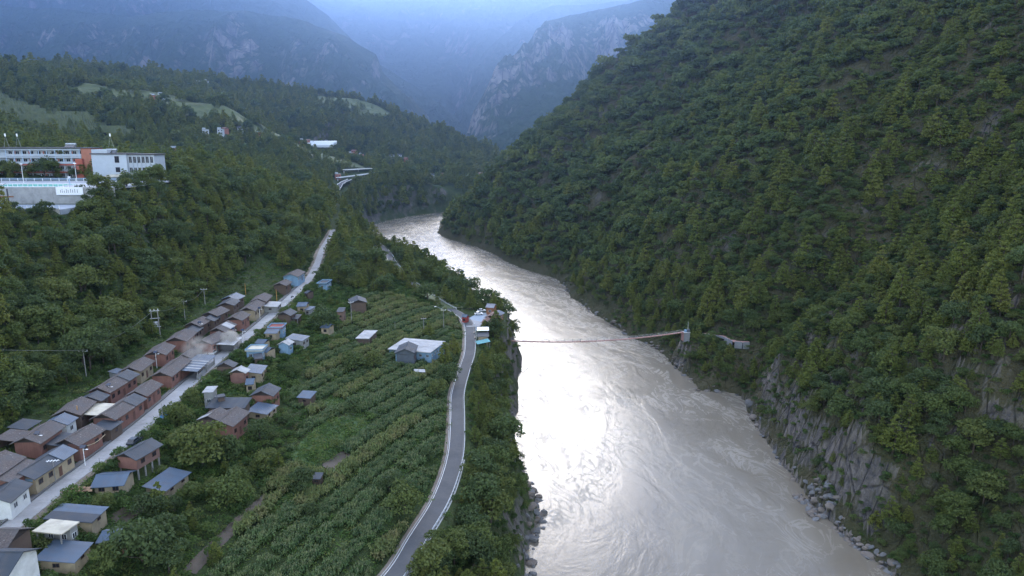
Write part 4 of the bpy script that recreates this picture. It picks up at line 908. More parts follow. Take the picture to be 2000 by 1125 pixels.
    if 'pale roof patch' in label: patch(-L/2, -L*.1, ROOF['light'], 1)  # pale sheet colour over the near part of one slope
    if 'two tone' in label: patch(-L/2, L*.0, ROOF['dark'])
    if 'half rust, half blue-grey' in label: patch(L*.0, L/2, ROOF['blue'])
    if 'step in it' in label:
        b = MB(); slab(b, (-L/2, -W/2+.6, wh-.2), (L, 0, 0), (0, -3.6, -1.0), -.12); b.build('lower_roof', mr, e); MB().box(x0, x1, -W/2-2.6, -hw, low, wh-1.1).build('lower_wall', mw, e)
    if 'dark vent hole' in label: end_window(e, x0, 0, wh*.72, .7, .5, -1)
    if 'barred window band' in label:
        for i in range(5): end_window(e, x1 if cs < 0 else x0, -hw*.62+i*hw*.31, wh*.62, 1.0, 1.1, 1 if cs < 0 else -1, M_FRAME_W)
    if 'open porch' in label:
        for s in (-1, 1): MB().box(-L/2-1.6, -L/2-1.4, s*W*.4-.1, s*W*.4+.1, low, wh).build('post', M_POST, e)
        MB().box(-L/2-1.9, -L/2, -W/2, W/2, wh+.02, wh+ri-.02).build('porch_roof', mr, e)
    if 'washing line' in label:
        b = MB()
        for i in range(5): t0, t1 = i/5, (i+1)/5; b.tube((x0+1+(L-3)*t0, -hw-1.1, 2.7-.5*math.sin(math.pi*t0)), (x0+1+(L-3)*t1, -hw-1.1, 2.7-.5*math.sin(math.pi*t1)), .09, .09, 5)
        b.build('washing_line', WALL['yel'], e)
    return e
for h in HOUSES: house(h)

# ------------------------------------------------------------------ roads
def ribbon(name, P, w0, w1, dz, mat, kind='structure', thick=0, parent=None):
    """sheet along a path between two offsets to its right side"""
    P = np.asarray(P, float); t = np.gradient(P[:, :2], axis=0); t /= np.linalg.norm(t, axis=1)[:, None]; nrm = np.stack([t[:, 1], -t[:, 0]], 1)
    a = np.column_stack([P[:, :2]+nrm*w0, P[:, 2]+dz]); b = np.column_stack([P[:, :2]+nrm*w1, P[:, 2]+dz]); n = len(P)
    V = np.vstack([a, b]); i = np.arange(n-1); F_ = [(k, n+k, n+k+1, k+1) for k in i]
    if thick:
        V = np.vstack([V, V-np.array([0, 0, thick])]); m = 2*n
        F_ += [(m+k, m+k+1, m+n+k+1, m+n+k) for k in i]+[(k, k+1, m+k+1, m+k) for k in i]+[(n+k, m+n+k, m+n+k+1, n+k+1) for k in i]+[(0, m, m+n, n), (n-1, 2*n-1, m+2*n-1, m+n-1)]
    o = link(bpy.data.objects.new(name, mesh_np(name, V, F_, mat)))
    if parent: o.parent = parent
    elif kind: tag(o, kind=kind)
    return o
def m_road(name, a, b, c):
    q = NT(name); p = q.pos(); n = q.noise(.25, 5, .65, p); n2 = q.noise(2.5, 4, .6, p); n3 = q.noise(.07, 4, .7, p)
    col = q.mix(q.ramp(n, [(.35, 0.), (.7, 1.)]), a, b); col = q.mix(q.ramp(n3, [(.5, 0.), (.62, .55)]), col, tuple(k*.62 for k in a)); col = q.mix(q.math('MULTIPLY', q.ramp(n2, [(.45, 0.), (.7, 1.)]), .5), col, c)
    q.set(Base_Color=col, Roughness=.85); q.bump(n2, .15, .03); return q.m
M_ASPH = m_road('asphalt', (.048, .050, .054), (.066, .067, .07), (.078, .077, .075)); M_CONCROAD = m_road('concrete_road', (.235, .237, .24), (.30, .30, .30), (.16, .155, .15))
M_SHOULDER = m_road('earth_shoulder', (.13, .10, .08), (.18, .15, .12), (.08, .085, .05)); M_KERB = m_wall('old_kerb', (.14, .135, .13))
M_SOIL = m_road('bare_soil', (.06, .044, .033), (.085, .062, .046), (.045, .055, .022))
RR = RRP[RRP[:, 1] < 560]; VR = VRP[VRP[:, 1] < 490]
ribbon('road', RR, -2.0, 2.0, .02, M_ASPH)
o = ribbon('road_markings', RR, -1.92, -1.82, .032, M_WHITE)
ribbon('road_verge', RR, -3.3, -2.0, -.02, M_SHOULDER); ribbon('road_verge', RR, 2.0, 2.6, -.02, M_KERB)
ribbon('kerb', RR, -2.40, -2.22, .18, M_CONC, 'structure', .5)
# village road: poured slab by slab, each slab a hand's breadth apart
vr = empty('village_road', (0, 0, 0)); vr['kind'] = 'structure'
Lc = np.concatenate([[0], np.cumsum(np.linalg.norm(np.diff(VR[:, :2], axis=0), axis=1))]); k = 0
while k*5 < Lc[-1]-5:
    s = np.linspace(k*5+.04, k*5+4.96, 4); seg = np.stack([np.interp(s, Lc, VR[:, i]) for i in range(3)], 1)
    wl, wr = -1.95, 2.1
    if seg[0][1] > 380: wl, wr = -1.8, 1.7
    if 152 < seg[0][1] < 186: wr = 3.1
    ribbon('slab', seg, wl, wr, .06+hr.uniform(-.006, .006), M_CONCROAD, None, .25, vr); k += 1
ribbon('road_bed', VR, -3.6, 3.6, -.03, M_SHOULDER)
ribbon('kerb', VR[VR[:, 1] < 352], -2.45, -2.0, .38, M_KERB, 'structure', .7)
ribbon('footpath', VR[(VR[:, 1] < 340)], -3.5, -2.75, .16, M_KERB, 'structure', .3)
# guard rail on the river side: each post and rail length its own part
M_RAIL = m_plain('dull_white_rail', (.44, .46, .48), .6, .15)
def guardrail(P, off, name, label, step=2.0):
    P = np.asarray(P); L = np.concatenate([[0], np.cumsum(np.linalg.norm(np.diff(P[:, :2], axis=0), axis=1))]); s = np.arange(0, L[-1], step)
    q = np.stack([np.interp(s, L, P[:, i]) for i in range(3)], 1); t = np.gradient(q[:, :2], axis=0); t /= np.linalg.norm(t, axis=1)[:, None]; nrm = np.stack([t[:, 1], -t[:, 0]], 1)
    q[:, :2] += nrm*off; e = empty(name, tuple(q[0]), 0, label, 'guard rail'); o0 = q[0]
    pm = MB().box(-.09, .09, -.09, .09, -.5, .95).mesh('post', M_RAIL)
    for i, p in enumerate(q):
        o = link(bpy.data.objects.new('post', pm)); o.parent = e; o.location = tuple(p-o0); o.rotation_euler = (0, 0, math.atan2(t[i][1], t[i][0]))
    for i in range(0, len(q)-1):
        a, b = q[i]-o0, q[i+1]-o0; d = b-a; n = nrm[i]*.05; m = MB()
        for z in (.40, .72): m.prism([(a[0]+n[0], a[1]+n[1], a[2]+z), (b[0]+n[0], b[1]+n[1], b[2]+z), (b[0]-n[0], b[1]-n[1], b[2]+z), (a[0]-n[0], a[1]-n[1], a[2]+z)], (0, 0, .2))
        m.build('rail', M_RAIL, e)
guardrail(RR[(RR[:, 1] > 100) & (RR[:, 1] < 300)], 2.6, 'guard_rail', 'long white guard rail on the river side of the lower road')
guardrail(RR[(RR[:, 1] > 352) & (RR[:, 1] < 520)], 2.6, 'guard_rail', 'white guard rail on the far stretch of road past the junction', 3.)
guardrail(RR[(RR[:, 1] > 300) & (RR[:, 1] < 326)], 2.9, 'guard_rail', 'short white guard rail beside the shelter at the junction')
# concrete wall that carries the road above the trees
def road_wall(P, off, name, label):
    t = np.gradient(P[:, :2], axis=0); t /= np.linalg.norm(t, axis=1)[:, None]; nrm = np.stack([t[:, 1], -t[:, 0]], 1); a = P[:, :2]+nrm*off; b = P[:, :2]+nrm*(off+.35); n = len(P)
    V = np.vstack([np.column_stack([a, P[:, 2]-.05]), np.column_stack([b, P[:, 2]-.05]), np.column_stack([a, P[:, 2]-5]), np.column_stack([b+nrm*.5, P[:, 2]-5])])
    F_ = [(k, n+k, n+k+1, k+1) for k in range(n-1)]+[(n+k, 3*n+k, 3*n+k+1, n+k+1) for k in range(n-1)]
    e = link(bpy.data.objects.new(name, mesh_np(name, V, F_, M_CONC))); tag(e, label, 'retaining wall')
road_wall(RR[(RR[:, 1] > 96) & (RR[:, 1] < 185)], 2.75, 'retaining_wall', 'grey retaining wall under the white rail of the lower road')
# yard and car park by the river, junction apron
def sheet(name, pts, dz, mat, flat=None, kind='structure'):
    c = np.array(pts, float); o_ = c.mean(0); V = [(p[0], p[1], (flat if flat is not None else ground(*p))+dz) for p in pts]
    if flat is not None:
        o = link(bpy.data.objects.new(name, MB().prism(V, (0, 0, -.3)).mesh(name, mat))); return tag(o, kind=kind)
    n = 14; # drape over the ground
    xs = np.linspace(c[:, 0].min(), c[:, 0].max(), 40); ys = np.linspace(c[:, 1].min(), c[:, 1].max(), 40); X, Y = np.meshgrid(xs, ys); Z = height(X, Y)+dz
    F_ = grid_faces(40, 40); Vv = np.stack([X, Y, Z], -1).reshape(-1, 3); cc = Vv[F_].mean(1); F_ = F_[in_poly(cc[:, 0], cc[:, 1], c)]
    ids, inv = np.unique(F_, return_inverse=True); o = link(bpy.data.objects.new(name, mesh_np(name, Vv[ids], inv.reshape(-1, 4), mat))); return tag(o, kind=kind)
M_PARK = m_road('blue_grey_paving', (.20, .25, .31), (.26, .31, .36), (.16, .19, .22))
sheet('car_park', [(-21,330),(-12,326),(-7.5,334),(-9,350),(-17,350),(-21,340)], .06, M_PARK, 27.62)
sheet('junction_apron', [(-21.5,322),(-15.5,322),(-13.5,330),(-21,336),(-25,334)], .05, M_CONCROAD, 27.85)

# ------------------------------------------------------------------ fields
def drape(name, pts, mat, dz=.08, terrace=0, n=60):
    c = np.array(pts, float); xs = np.linspace(c[:, 0].min(), c[:, 0].max(), n); ys = np.linspace(c[:, 1].min(), c[:, 1].max(), n); X, Y = np.meshgrid(xs, ys); Z = height(X, Y)+dz
    if terrace: Z = np.ceil((Z+3*fbm(X/50., Y/50., 2))/terrace)*terrace+.3
    F_ = grid_faces(n, n); V = np.stack([X, Y, Z], -1).reshape(-1, 3); cc = V[F_].mean(1); F_ = F_[in_poly(cc[:, 0], cc[:, 1], c)]
    ids, inv = np.unique(F_, return_inverse=True); return tag(link(bpy.data.objects.new(name, mesh_np(name, V[ids], inv.reshape(-1, 4), mat))), kind='structure')
M_LAWN = m_road('lawn', (.040, .085, .018), (.052, .10, .022), (.035, .065, .018)); M_MEADOW = m_road('yellow_meadow', (.065, .085, .028), (.09, .105, .032), (.045, .065, .024)); M_TERR = m_road('terraced_field', (.075, .095, .04), (.10, .11, .045), (.05, .07, .03))
for q_ in SOIL: drape('bare_soil', q_, M_SOIL)
for q_ in LAWN: drape('lawn', q_, M_LAWN, .1)
drape('meadow', MEADOWS[0], M_MEADOW, .3); drape('meadow', MEADOWS[1], M_MEADOW, .3)
drape('terraced_field', MEADOWS[2], M_TERR, .3, 4.5, 150); drape('meadow', MEADOWS[3], M_MEADOW, .6); drape('meadow', MEADOWS[4], M_TERR, .6); drape('meadow', MEADOWS[5], M_MEADOW, .8)
def in_lawn(x, y):
    k = np.zeros(x.shape, bool)
    for q_ in LAWN: k |= in_poly(x, y, q_)
    return k
def fields():
    ca, sa = math.cos(math.atan(.34)), math.sin(math.atan(.34)); rows = []        # strips of three rows, a footpath between strips
    for st_ in range(-25, 16):
        for r_ in range(3):
            a_ = np.arange(-60, 330, 1.22)+rng.uniform(0, 1); rows.append(np.stack([np.full(a_.shape, st_*5.7+r_*1.25), a_, np.full(a_.shape, st_)], 1))
    q = np.vstack(rows); q[:, 0] += .8*fbm(q[:, 1]/30., q[:, 0]/30., 2)+rng.normal(0, .22, len(q)); q[:, 1] += rng.normal(0, .35, len(q))
    x = -50+q[:, 0]*ca+q[:, 1]*sa; y = 110+q[:, 1]*ca-q[:, 0]*sa; strip = q[:, 2]; along = q[:, 1]
    vrx = np.interp(y, VRP[:, 1], VRP[:, 0]); rrx = np.interp(y, RRP[:, 1], RRP[:, 0])
    k = (y > 95) & (y < 352) & (x > vrx+np.where(y < 200, 37, 28)+4*fbm(x/25., y/25., 2)) & (x < rrx-4.2) & ~near_house(x, y, 1.4)
    for q_ in SOIL+LAWN: k &= ~in_poly(x, y, q_)
    for t in TREES: k &= np.hypot(x-t[0], y-t[1]) > t[2]*.2
    k &= ((along+strip*17.3) % 61 > 2.4)
    k &= ~((fbm(x/11.+7, y/11., 3) > .40) & (rng.rand(len(x)) < .8))
    fr = strip; r7 = np.random.RandomState(3).rand(400); shade = r7[(strip*7+np.floor((along+strip*17.3)/61)*31).astype(int) % 400]
    shade = shade[k]
    x, y, fr = x[k], y[k], fr[k]; z = surface(x, y); n = len(x)
    dry = shade+.45*sstep(215, 290, y) > .72
    sc = rng.uniform(.7, 1.15, n)*(.74+.4*shade)*(1+.35*fbm(x/8., y/8., 3))
    for nm, ms, mesh_, lb in (('maize', ~dry, CORN, 'green maize standing in rows across the riverside fields'), ('ripe_maize', dry, CORND, 'yellowing maize strips in the riverside fields')):
        instancer(nm, np.stack([x[ms], y[ms], z[ms]], 1), rng.normal(.1, .15, ms.sum())+rng.randint(0, 4, ms.sum())*1.5708, sc[ms], rng.randint(0, 4, ms.sum()), mesh_, lb, 'maize')
    x, y = jitter_grid(-125, -12, 85, 440, 1.25); z = surface(x, y); vrx = np.interp(y, VRP[:, 1], VRP[:, 0]); rrx = np.interp(y, RRP[:, 1], RRP[:, 0])
    k = in_view(x, y, z, 80) & (seg_dist(x, y, RRP[::3]) > 3.2) & (seg_dist(x, y, VRP[::3]) > 3.3) & ~near_house(x, y, .2) & ((x > vrx-1) | (rng.rand(len(x)) < .35)) & (x < rrx+2) & ((x < vrx+25) | (rng.rand(len(x)) < .3) | (y > 352) | in_lawn(x, y))
    for q_ in SOIL: k &= ~in_poly(x, y, q_) | (rng.rand(len(x)) < .12)
    x, y, z = x[k], y[k], z[k]; n = len(x); lush = fbm(x/18., y/18.+4, 3)
    instancer('grass', np.stack([x, y, z], 1), rng.uniform(0, 6.28, n), rng.uniform(.6, 1.25, n)*(1+.6*lush), rng.randint(0, 4, n), TUFT, 'rough grass and weeds between fields, houses and roads', 'grass')
M_CORND = m_leaf('ripe_maize_leaves', (.12, .155, .056), (.145, .165, .064), (.165, .16, .075), .35)
def with_mat(me, m): c = me.copy(); c.materials.clear(); c.materials.append(m); return c
CORND = [with_mat(m_, M_CORND) for m_ in CORN]
fields()
# trees that can be told from the rest
for x, y, h, k, lb in TREES:
    protos, base = (PINES, 9.6) if k[0] == 'p' else (BROAD, 7.6)
    tree('pine_tree' if k[0] == 'p' else 'broadleaf_tree', protos[int(k[1]) % len(protos)], (x, y, ground(x, y)-.12*h), h/base, rng.uniform(0, 6.28), lb)

# ------------------------------------------------------------------ rocks at the water's edge
M_ROCK = m_wall('river_rock', (.13, .128, .128), .5); M_ROCKB = m_wall('brown_rock', (.15, .125, .105), .5)
def rock_mesh(seed, mat):
    bm = bmesh.new(); bmesh.ops.create_icosphere(bm, subdivisions=2, radius=1); r = np.random.RandomState(seed); ax = r.uniform(.7, 1.35, 3)
    pl = r.normal(size=(7, 3)); pl /= np.linalg.norm(pl, axis=1)[:, None]; dd = r.uniform(.55, .85, 7)
    for v in bm.verts:
        c = np.array(v.co)
        for p_, d_ in zip(pl, dd):
            e_ = c@p_-d_
            if e_ > 0: c = c-p_*e_
        v.co = c*ax*np.array([1, 1, .75])
    me = bpy.data.meshes.new('rock'); bm.to_mesh(me); bm.free(); me.materials.append(mat); return me
ROCKS = [rock_mesh(i, M_ROCK if i % 3 else M_ROCKB) for i in range(7)]
def rocks(P, y0, y1, n, d0, d1, smin, smax, label, group, side):
    p = resample([(a, b, 0) for a, b in P], 1.); p = p[(p[:, 1] > y0) & (p[:, 1] < y1)]; t = np.gradient(p[:, :2], axis=0); t /= np.linalg.norm(t, axis=1)[:, None]
    for i in range(n):
        j = rng.randint(len(p)); d = rng.uniform(d0, d1); x, y = p[j, 0]+side*t[j, 1]*d, p[j, 1]-side*t[j, 0]*d; s = rng.uniform(smin, smax)*(1 if rng.rand() > .15 else 1.5)
        o = link(bpy.data.objects.new('boulder', ROCKS[rng.randint(7)])); o.location = (x, y, max(ground(x, y), -.15)+s*.1); o.scale = (s, s*rng.uniform(.7, 1.2), s*rng.uniform(.6, 1.)); o.rotation_euler = (rng.normal()*.3, rng.normal()*.3, rng.uniform(0, 6.28)); tag(o, label, 'boulder', group)
rocks(LBP, 166, 232, 85, -2.2, 2.6, .5, 1.5, 'dark boulder on the ragged left bank below the wooded slope', 'boulders on the left bank', -1)
rocks(LBP, 240, 275, 22, -1.2, 2.2, .4, 1.0, 'pale boulder at the small cove of the left bank', 'boulders in the left bank cove', -1)
rocks(RBP, 198, 214, 80, -4.0, 4.5, .45, 1.35, 'grey boulder of the rock spit at the foot of the cliff', 'boulders of the rock spit', 1)
rocks(RBP, 168, 196, 60, -1.2, 2.2, .4, 1.1, 'boulder along the right bank below the rock spit', 'boulders on the near right bank', 1)
rocks(RBP, 215, 560, 95, -1.0, 1.8, .5, 1.5, 'dark boulder along the waterline under the mountainside', 'boulders on the far right bank', 1)

# ------------------------------------------------------------------ footbridge over the river
M_DECK = m_plain('faded_red_deck', (.26, .14, .12), .8, .2); M_CABLE = m_plain('steel_cable', (.25, .25, .26), .5, .1)
A_, B_ = Vector((-5.5, 336.5, 17.2)), Vector((86.5, 346.5, 18.4))
br = empty('footbridge', tuple(A_), 0, 'slender red decked suspension footbridge across the river', 'bridge')
def bp(t, off=0, dz=0):
    p = A_.lerp(B_, t)-A_; n = (B_-A_).cross(Vector((0, 0, 1))).normalized(); return p+n*off+Vector((0, 0, -2.6*4*t*(1-t)+dz))
NB = 46
for i in range(NB):
    a, b = i/NB, (i+1)/NB-.0012
    MB().prism([bp(a, -.65), bp(b, -.65), bp(b, .65), bp(a, .65)], (0, 0, -.32)).build('deck_panel', M_DECK, br)
for s in (-1, 1):
    for dz in (.55, 1.1):
        m_ = MB()
        for i in range(NB): m_.tube(bp(i/NB, s*.68, dz), bp((i+1)/NB, s*.68, dz), .035, .035, 4)
        m_.build('hand_cable', M_CABLE, br)
    for i in range(0, NB+1, 2):
        p = bp(i/NB, s*.68); MB().box(p.x-.035, p.x+.035, p.y-.035, p.y+.035, p.z-.1, p.z+1.0).build('hanger', M_STEEL, br)
M_TOWER = m_wall('grey_white_render', (.20, .205, .21))
e = empty('bridge_abutment', (88.5, 346.8, 0), .1, 'grey-white block abutment with mast at the mountain end of the footbridge', 'abutment')
MB().box(-1.2, 1.8, -1.5, 1.5, 13.6, 18.2).build('block', M_TOWER, e); MB().box(-1.4, 2.0, -1.7, 1.7, 18.21, 18.4).build('cap_slab', M_CONC, e)
MB().box(-1.8, -1.22, -1.2, 1.2, 14, 18.5).build('side_wall', M_DECK, e); MB().box(.7, 1.8, -1.1, .2, 18.42, 19.9).build('small_house', WALL['slate'], e); MB().box(-.6, .5, -.4, .7, 18.42, 19.5).build('water_tank', WALL['blue'], e)
MB().tube((1.5, .9, 18.4), (1.5, .9, 23.5), .07, .04).build('mast', M_WHITE, e)
e = empty('bridge_anchor', (-6.4, 336.4, 0), .1, 'concrete anchor of the footbridge among the bank trees', 'abutment')
MB().box(-2.2, 1.0, -1.7, 1.7, 8, 17.0).build('block', M_TOWER, e); MB().box(-.4, .2, -1.5, -1.1, 17.01, 19.5).build('post', M_TOWER, e); MB().box(-.4, .2, 1.1, 1.5, 17.01, 19.5).build('post', M_TOWER, e)
# path with white retaining wall beyond the bridge
pw = resample([(a, b, 0) for a, b in PATHWALL], 2.); pw[:, 2] = np.convolve(np.pad([ground(*p[:2]) for p in pw], 4, 'edge'), np.ones(9)/9, 'valid')+1.6
ribbon('mountain_path', pw, -1.2, 1.3, .05, M_DECK, 'structure', .25)
e = empty('path_wall', (0, 0, 0), 0, 'white curved retaining wall of the path on the mountain side', 'wall')
for i in range(0, len(pw)-1):
    t = (pw[i+1]-pw[i])[:2]; t /= np.linalg.norm(t); n = np.array([t[1], -t[0]])*1.35
    far_ = i > len(pw)*.5; hh = 3.0 if far_ else .7
    MB().prism([(pw[i][0]+n[0], pw[i][1]+n[1], pw[i][2]-hh), (pw[i+1][0]+n[0], pw[i+1][1]+n[1], pw[i+1][2]-hh), (pw[i+1][0]+n[0], pw[i+1][1]+n[1], pw[i+1][2]+.35), (pw[i][0]+n[0], pw[i][1]+n[1], pw[i][2]+.35)], (n[0]*.2, n[1]*.2, 0)).build('wall_panel', M_TOWER, e)

# ------------------------------------------------------------------ school above the wood
M_SW = m_wall('school_white', (.40, .44, .49), .15); M_SR = m_wall('school_red', (.36, .10, .07), .2); M_ST = m_wall('school_brick', (.38, .155, .10), .25); M_SB = m_wall('school_blue', (.35, .45, .58), .15); M_ROOFD = m_wall('dark_eave', (.07, .07, .075))
M_CARB_ = m_plain('tank_blue', (.12, .32, .62), .5, .1)
def school():
    z0 = 94.6
    e = empty('school_block', (-236, 361, z0), 0, 'long red and white school block of four storeys with open galleries', 'school')
    MB().box(-34, 20, 0, 10, -1, 15.2).build('wall', M_SW, e)
    for k in range(4):
        z = .4+k*3.75; top = k >= 2
        MB().box(-34, 19.9, -1.6, -.01, z+2.9, z+3.55).build('gallery_band', M_SR if not top else M_SW, e)
        if top: MB().box(-18, 19.9, -1.6, -1.45, z+.02, z+.95).build('parapet', M_SW, e)
        for i in range(15):
            x = -32+i*3.6
            if x > 18.5: break
            if top and x < -18: continue
            window(e, x+1.1, -.01, z+.9, 1.9, 1.55, -1, M_FRAME_W)
            if i % 2: MB().box(x-.55, x+.1, -.06, -.005, z+.1, z+2.3).build('door', M_SR, e)
        for i in range(10):
            x = -17.8+i*4.1; MB().box(x-.18, x+.18, -1.62, -1.3, z-.05, z+2.89).build('column', M_SB if top else M_SW, e)
    MB().box(-35, 20.5, -2.2, 10.6, 15.5, 15.9).build('eave', M_ROOFD, e)
    MB().box(20.01, 25, -1.5, 9, -1, 15.4).build('end_tower', M_ST, e); MB().box(19.7, 25.4, -1.9, 9.4, 15.41, 15.8).build('tower_cap', M_ROOFD, e)
    for k in range(3): MB().box(17.5, 21, -3.2, -1.65, .2+k*3.7, 2.9+k*3.7).build('stair_panel', M_SR, e)
    e2 = empty('school_hall', (-198.5, 352, z0-3), 0, 'white school hall with flat roof and tall window bays', 'school')
    MB().box(-8.2, 9.0, 0, 12, -3, 15.6).build('wall', M_SW, e2); MB().box(-8.7, 9.4, -.5, 12.5, 15.61, 16.2).build('roof_slab', M_ROOFD, e2); MB().box(-8.2, -.5, .5, 7, 16.21, 18).build('stair_head', M_SW, e2)
    for k in range(2): window(e2, 4.2, 0, 7.0+k*4.6, 2.2, 2.4+k*.8, -1, M_FRAME)
    MB().box(9.01, 22, 1.2, 12, -3, 15.2).build('wing_wall', M_SW, e2); MB().box(9.41, 22.5, .6, 12.4, 15.3, 15.9).build('wing_roof', M_ROOFD, e2)
    for k in range(2):
        for i in range(6): window(e2, 10.2+i*2.1, 1.2, 7.0+k*4.4, 1.5, 2.3+k*.9, -1, M_FRAME_W)
    for i in range(6): MB().box(9.1+i*2.1, 9.35+i*2.1, .75, 1.19, -2, 15.25).build('pilaster', M_SW, e2)
    MB().prism([(-1, -5.5, 4.6), (21, -5.5, 5.6), (21, -.1, 6.2), (-1, -.1, 5.6)], (0, 0, .25)).build('canopy', ROOF['beige'], e2)
    for i in range(6): MB().box(-.6+i*4.2, -.35+i*4.2, -5.3, -5.05, -3, 4.6).build('post', M_POST, e2)
    for i in range(7): window(e2, 2+i*2.8, -.01, -1.2, 1.4, 2.2, -1, M_FRAME_W)
    for (x, y, z, lb) in ((-222, 362, z0+15.95, 'roof water heater on the red school block'), (-199, 357, z0+13.25, 'roof water heater on the white school hall')):
        w = empty('solar_water_heater', (x, y, z), 0, 'silver '+lb, 'water heater'); MB().tube((-2.6, 0, 1.5), (2.6, 0, 1.5), .55, .55, 10).build('tank', M_STEEL, w)
        for s in (-2, 2): MB().box(s-.08, s+.08, -.6, .6, 0, 1.2).build('stand', M_STEEL, w)
        MB().prism([(-2.4, -.5, 1.1), (2.4, -.5, 1.1), (2.4, -1.9, .1), (-2.4, -1.9, .1)], (0, 0, .08)).build('collector', M_GLASS, w)
    for i, (x, lb) in enumerate(((-256, 'leftmost'), (-250, 'second'), (-203, 'single'))):
        w = empty('roof_antenna', (x, 364, z0+15.9), 0, lb+' lattice antenna on the school roofs', 'antenna')
        for s in (-1, 1): MB().tube((s*1.3, 0, 0), (0, 0, 5.6), .06, .04, 4).build('leg', M_STEEL, w)
        MB().box(-.3, .3, -.15, .15, 5.4, 6.8).build('antenna_panel', M_WHITE, w)
    # sports ground
    drapez = z0+.02
    def flat(nm, x0, x1, y0, y1, dz, mat): tag(link(bpy.data.objects.new(nm, MB().box(x0, x1, y0, y1, z0-.3, z0+dz).mesh(nm, mat))), kind='structure')
    flat('school_yard', -288, -164, 290, 348, .05, m_road('school_yard_paving', (.30, .31, .33), (.36, .37, .39), (.26, .25, .26)))
    flat('green_court', -228, -196, 306, 324, .07, m_road('green_court', (.05, .24, .19), (.06, .28, .22), (.05, .2, .17))); flat('red_court', -262, -229, 306, 324, .07, m_road('red_court', (.30, .12, .09), (.34, .14, .11), (.26, .11, .09)))
    flat('court_line', -196.3, -195.9, 306, 324, .085, M_WHITE); flat('court_line', -228, -196.4, 324.05, 324.5, .085, M_WHITE); flat('court_line', -228, -196.4, 305.4, 305.9, .085, M_WHITE)
    for x, y, lb in ((-243, 330, 'left'), (-228, 332, 'middle'), (-208, 340, 'right')):
        w = empty('yard_light_pole', (x, y, z0), 0, '%s pole of the white school yard floodlights' % {'left': 'tallest', 'middle': 'second', 'right': 'farthest'}[lb], 'light pole'); MB().tube((0, 0, 0), (0, 0, 8.6), .14, .08).build('pole', M_WHITE, w); MB().box(-.6, .6, -.2, .2, 8.5, 8.9).build('lamp_head', M_WHITE, w)
    for x, lb in ((-196, 'green'), (-262, 'red')):
        w = empty('basketball_hoop', (x, 315, z0), 0, 'blue basketball stand at the end of the %s court' % lb, 'basketball hoop'); MB().box(-.2, .2, -.2, .2, 0, 3.2).build('post', M_SB, w); MB().box(-.06, .06, -.95, .95, 2.8, 3.9).build('backboard', M_WHITE, w); MB().tube((0, 0, 2.9), (-.5, 0, 2.9), .05).build('ring_arm', M_SR, w)
    w = empty('yard_fence', (-226, 345.5, z0), 0, 'white and blue railing along the back of the school yard', 'fence')
    for i in range(26): MB().box(-50+i*4, -49.8+i*4, -.1, .1, 0, 1.5).build('post', M_WHITE, w)
    for z in (.5, 1.2): MB().box(-50, 50, -.05, .05, z, z+.3).build('rail', M_SB, w)
    w = empty('yard_wall', (-226, 289.5, z0), 0, 'pale wall with railings at the front edge of the school yard', 'wall')
    for i in range(15): MB().box(-62+i*8.4, -53.7+i*8.4, -.3, .1, -9, .9).build('wall_panel', M_CONC, w)
    for i in range(60): MB().box(-61.5+i*2.05, -61.35+i*2.05, -.2, 0, .92, 2.1).build('railing_bar', M_WHITE, w)
    MB().box(-62, 62, -.2, 0, 2.11, 2.3).build('hand_rail', M_WHITE, w)
    w = empty('banner_board', (-180, 288.6, z0-1.6), 0, 'white board with dark strokes on the school terrace wall', 'board'); MB().box(-5.5, 5.5, -.12, 0, -.6, 2.6).build('board', M_WHITE, w)
    for i, (dx, hh) in enumerate(((-3.6, 1.2), (-2.9, 1.5), (-2.1, .9), (-1.2, 1.5), (-.5, 1.1), (.5, 1.5), (1.3, 1.2), (2.2, 1.5), (3.2, 1.4))): MB().box(dx-.09, dx+.09, -.16, -.121, .3, .3+hh).build('stroke', WALL['slate'], w)
    tag(link(bpy.data.objects.new('school_terrace', MB().box(-239, -171, 267, 288.9, 86, 88.56).mesh('school_terrace', m_road('terrace_paving', (.26, .29, .34), (.32, .35, .39), (.2, .22, .25))))), kind='structure')
    w = empty('terrace_wall', (-205, 266.6, 88.5), 0, 'grey block wall under the lower school terrace', 'wall')
    for i in range(8): MB().box(-34+i*8.5, -25.6+i*8.5, -.3, .1, -9, .5).build('wall_panel', M_CONC, w)
    w = empty('terrace_fence', (-205, 267.3, 88.6), 0, 'blue-white railing along the lower school terrace', 'fence')
    for i in range(34): MB().box(-33.6+i*2.03, -33.4+i*2.03, -.1, .1, 0, 1.5).build('post', M_WHITE, w)
    for z in (.4, 1.2): MB().box(-33.6, 33.6, -.06, .06, z, z+.25).build('rail', M_SB, w)
    w = empty('steel_frame', (-200, 272, 88.6), 0, 'dark steel frame with three posts on the lower school terrace', 'frame')
    for x in (-6.3, -3.4, 6.4): MB().box(x-.2, x+.2, -.2, .2, -.3, 7.5).build('post', M_ROOFD, w)
    MB().box(-14, 8.5, -.15, .15, 4.2, 4.7).build('beam', WALL['orange'], w)
    w = empty('terrace_shed', (-200, 262.5, 84.5), 0, 'low shed with pale blue roof under the school terrace', 'shed'); MB().box(-9, 8, -1.5, 2, -4, 2.3).build('wall', M_CONC, w); MB().prism([(-9.6, -2.1, 2.35), (8.4, -2.1, 2.35), (8.4, 2.4, 3.9), (-9.6, 2.4, 3.9)], (0, 0, .15)).build('roof_sheet', M_SB, w)
    for x in (-6, -3, 0, 3, 6): window(w, x, -1.5, .5, 1.3, .9, -1)
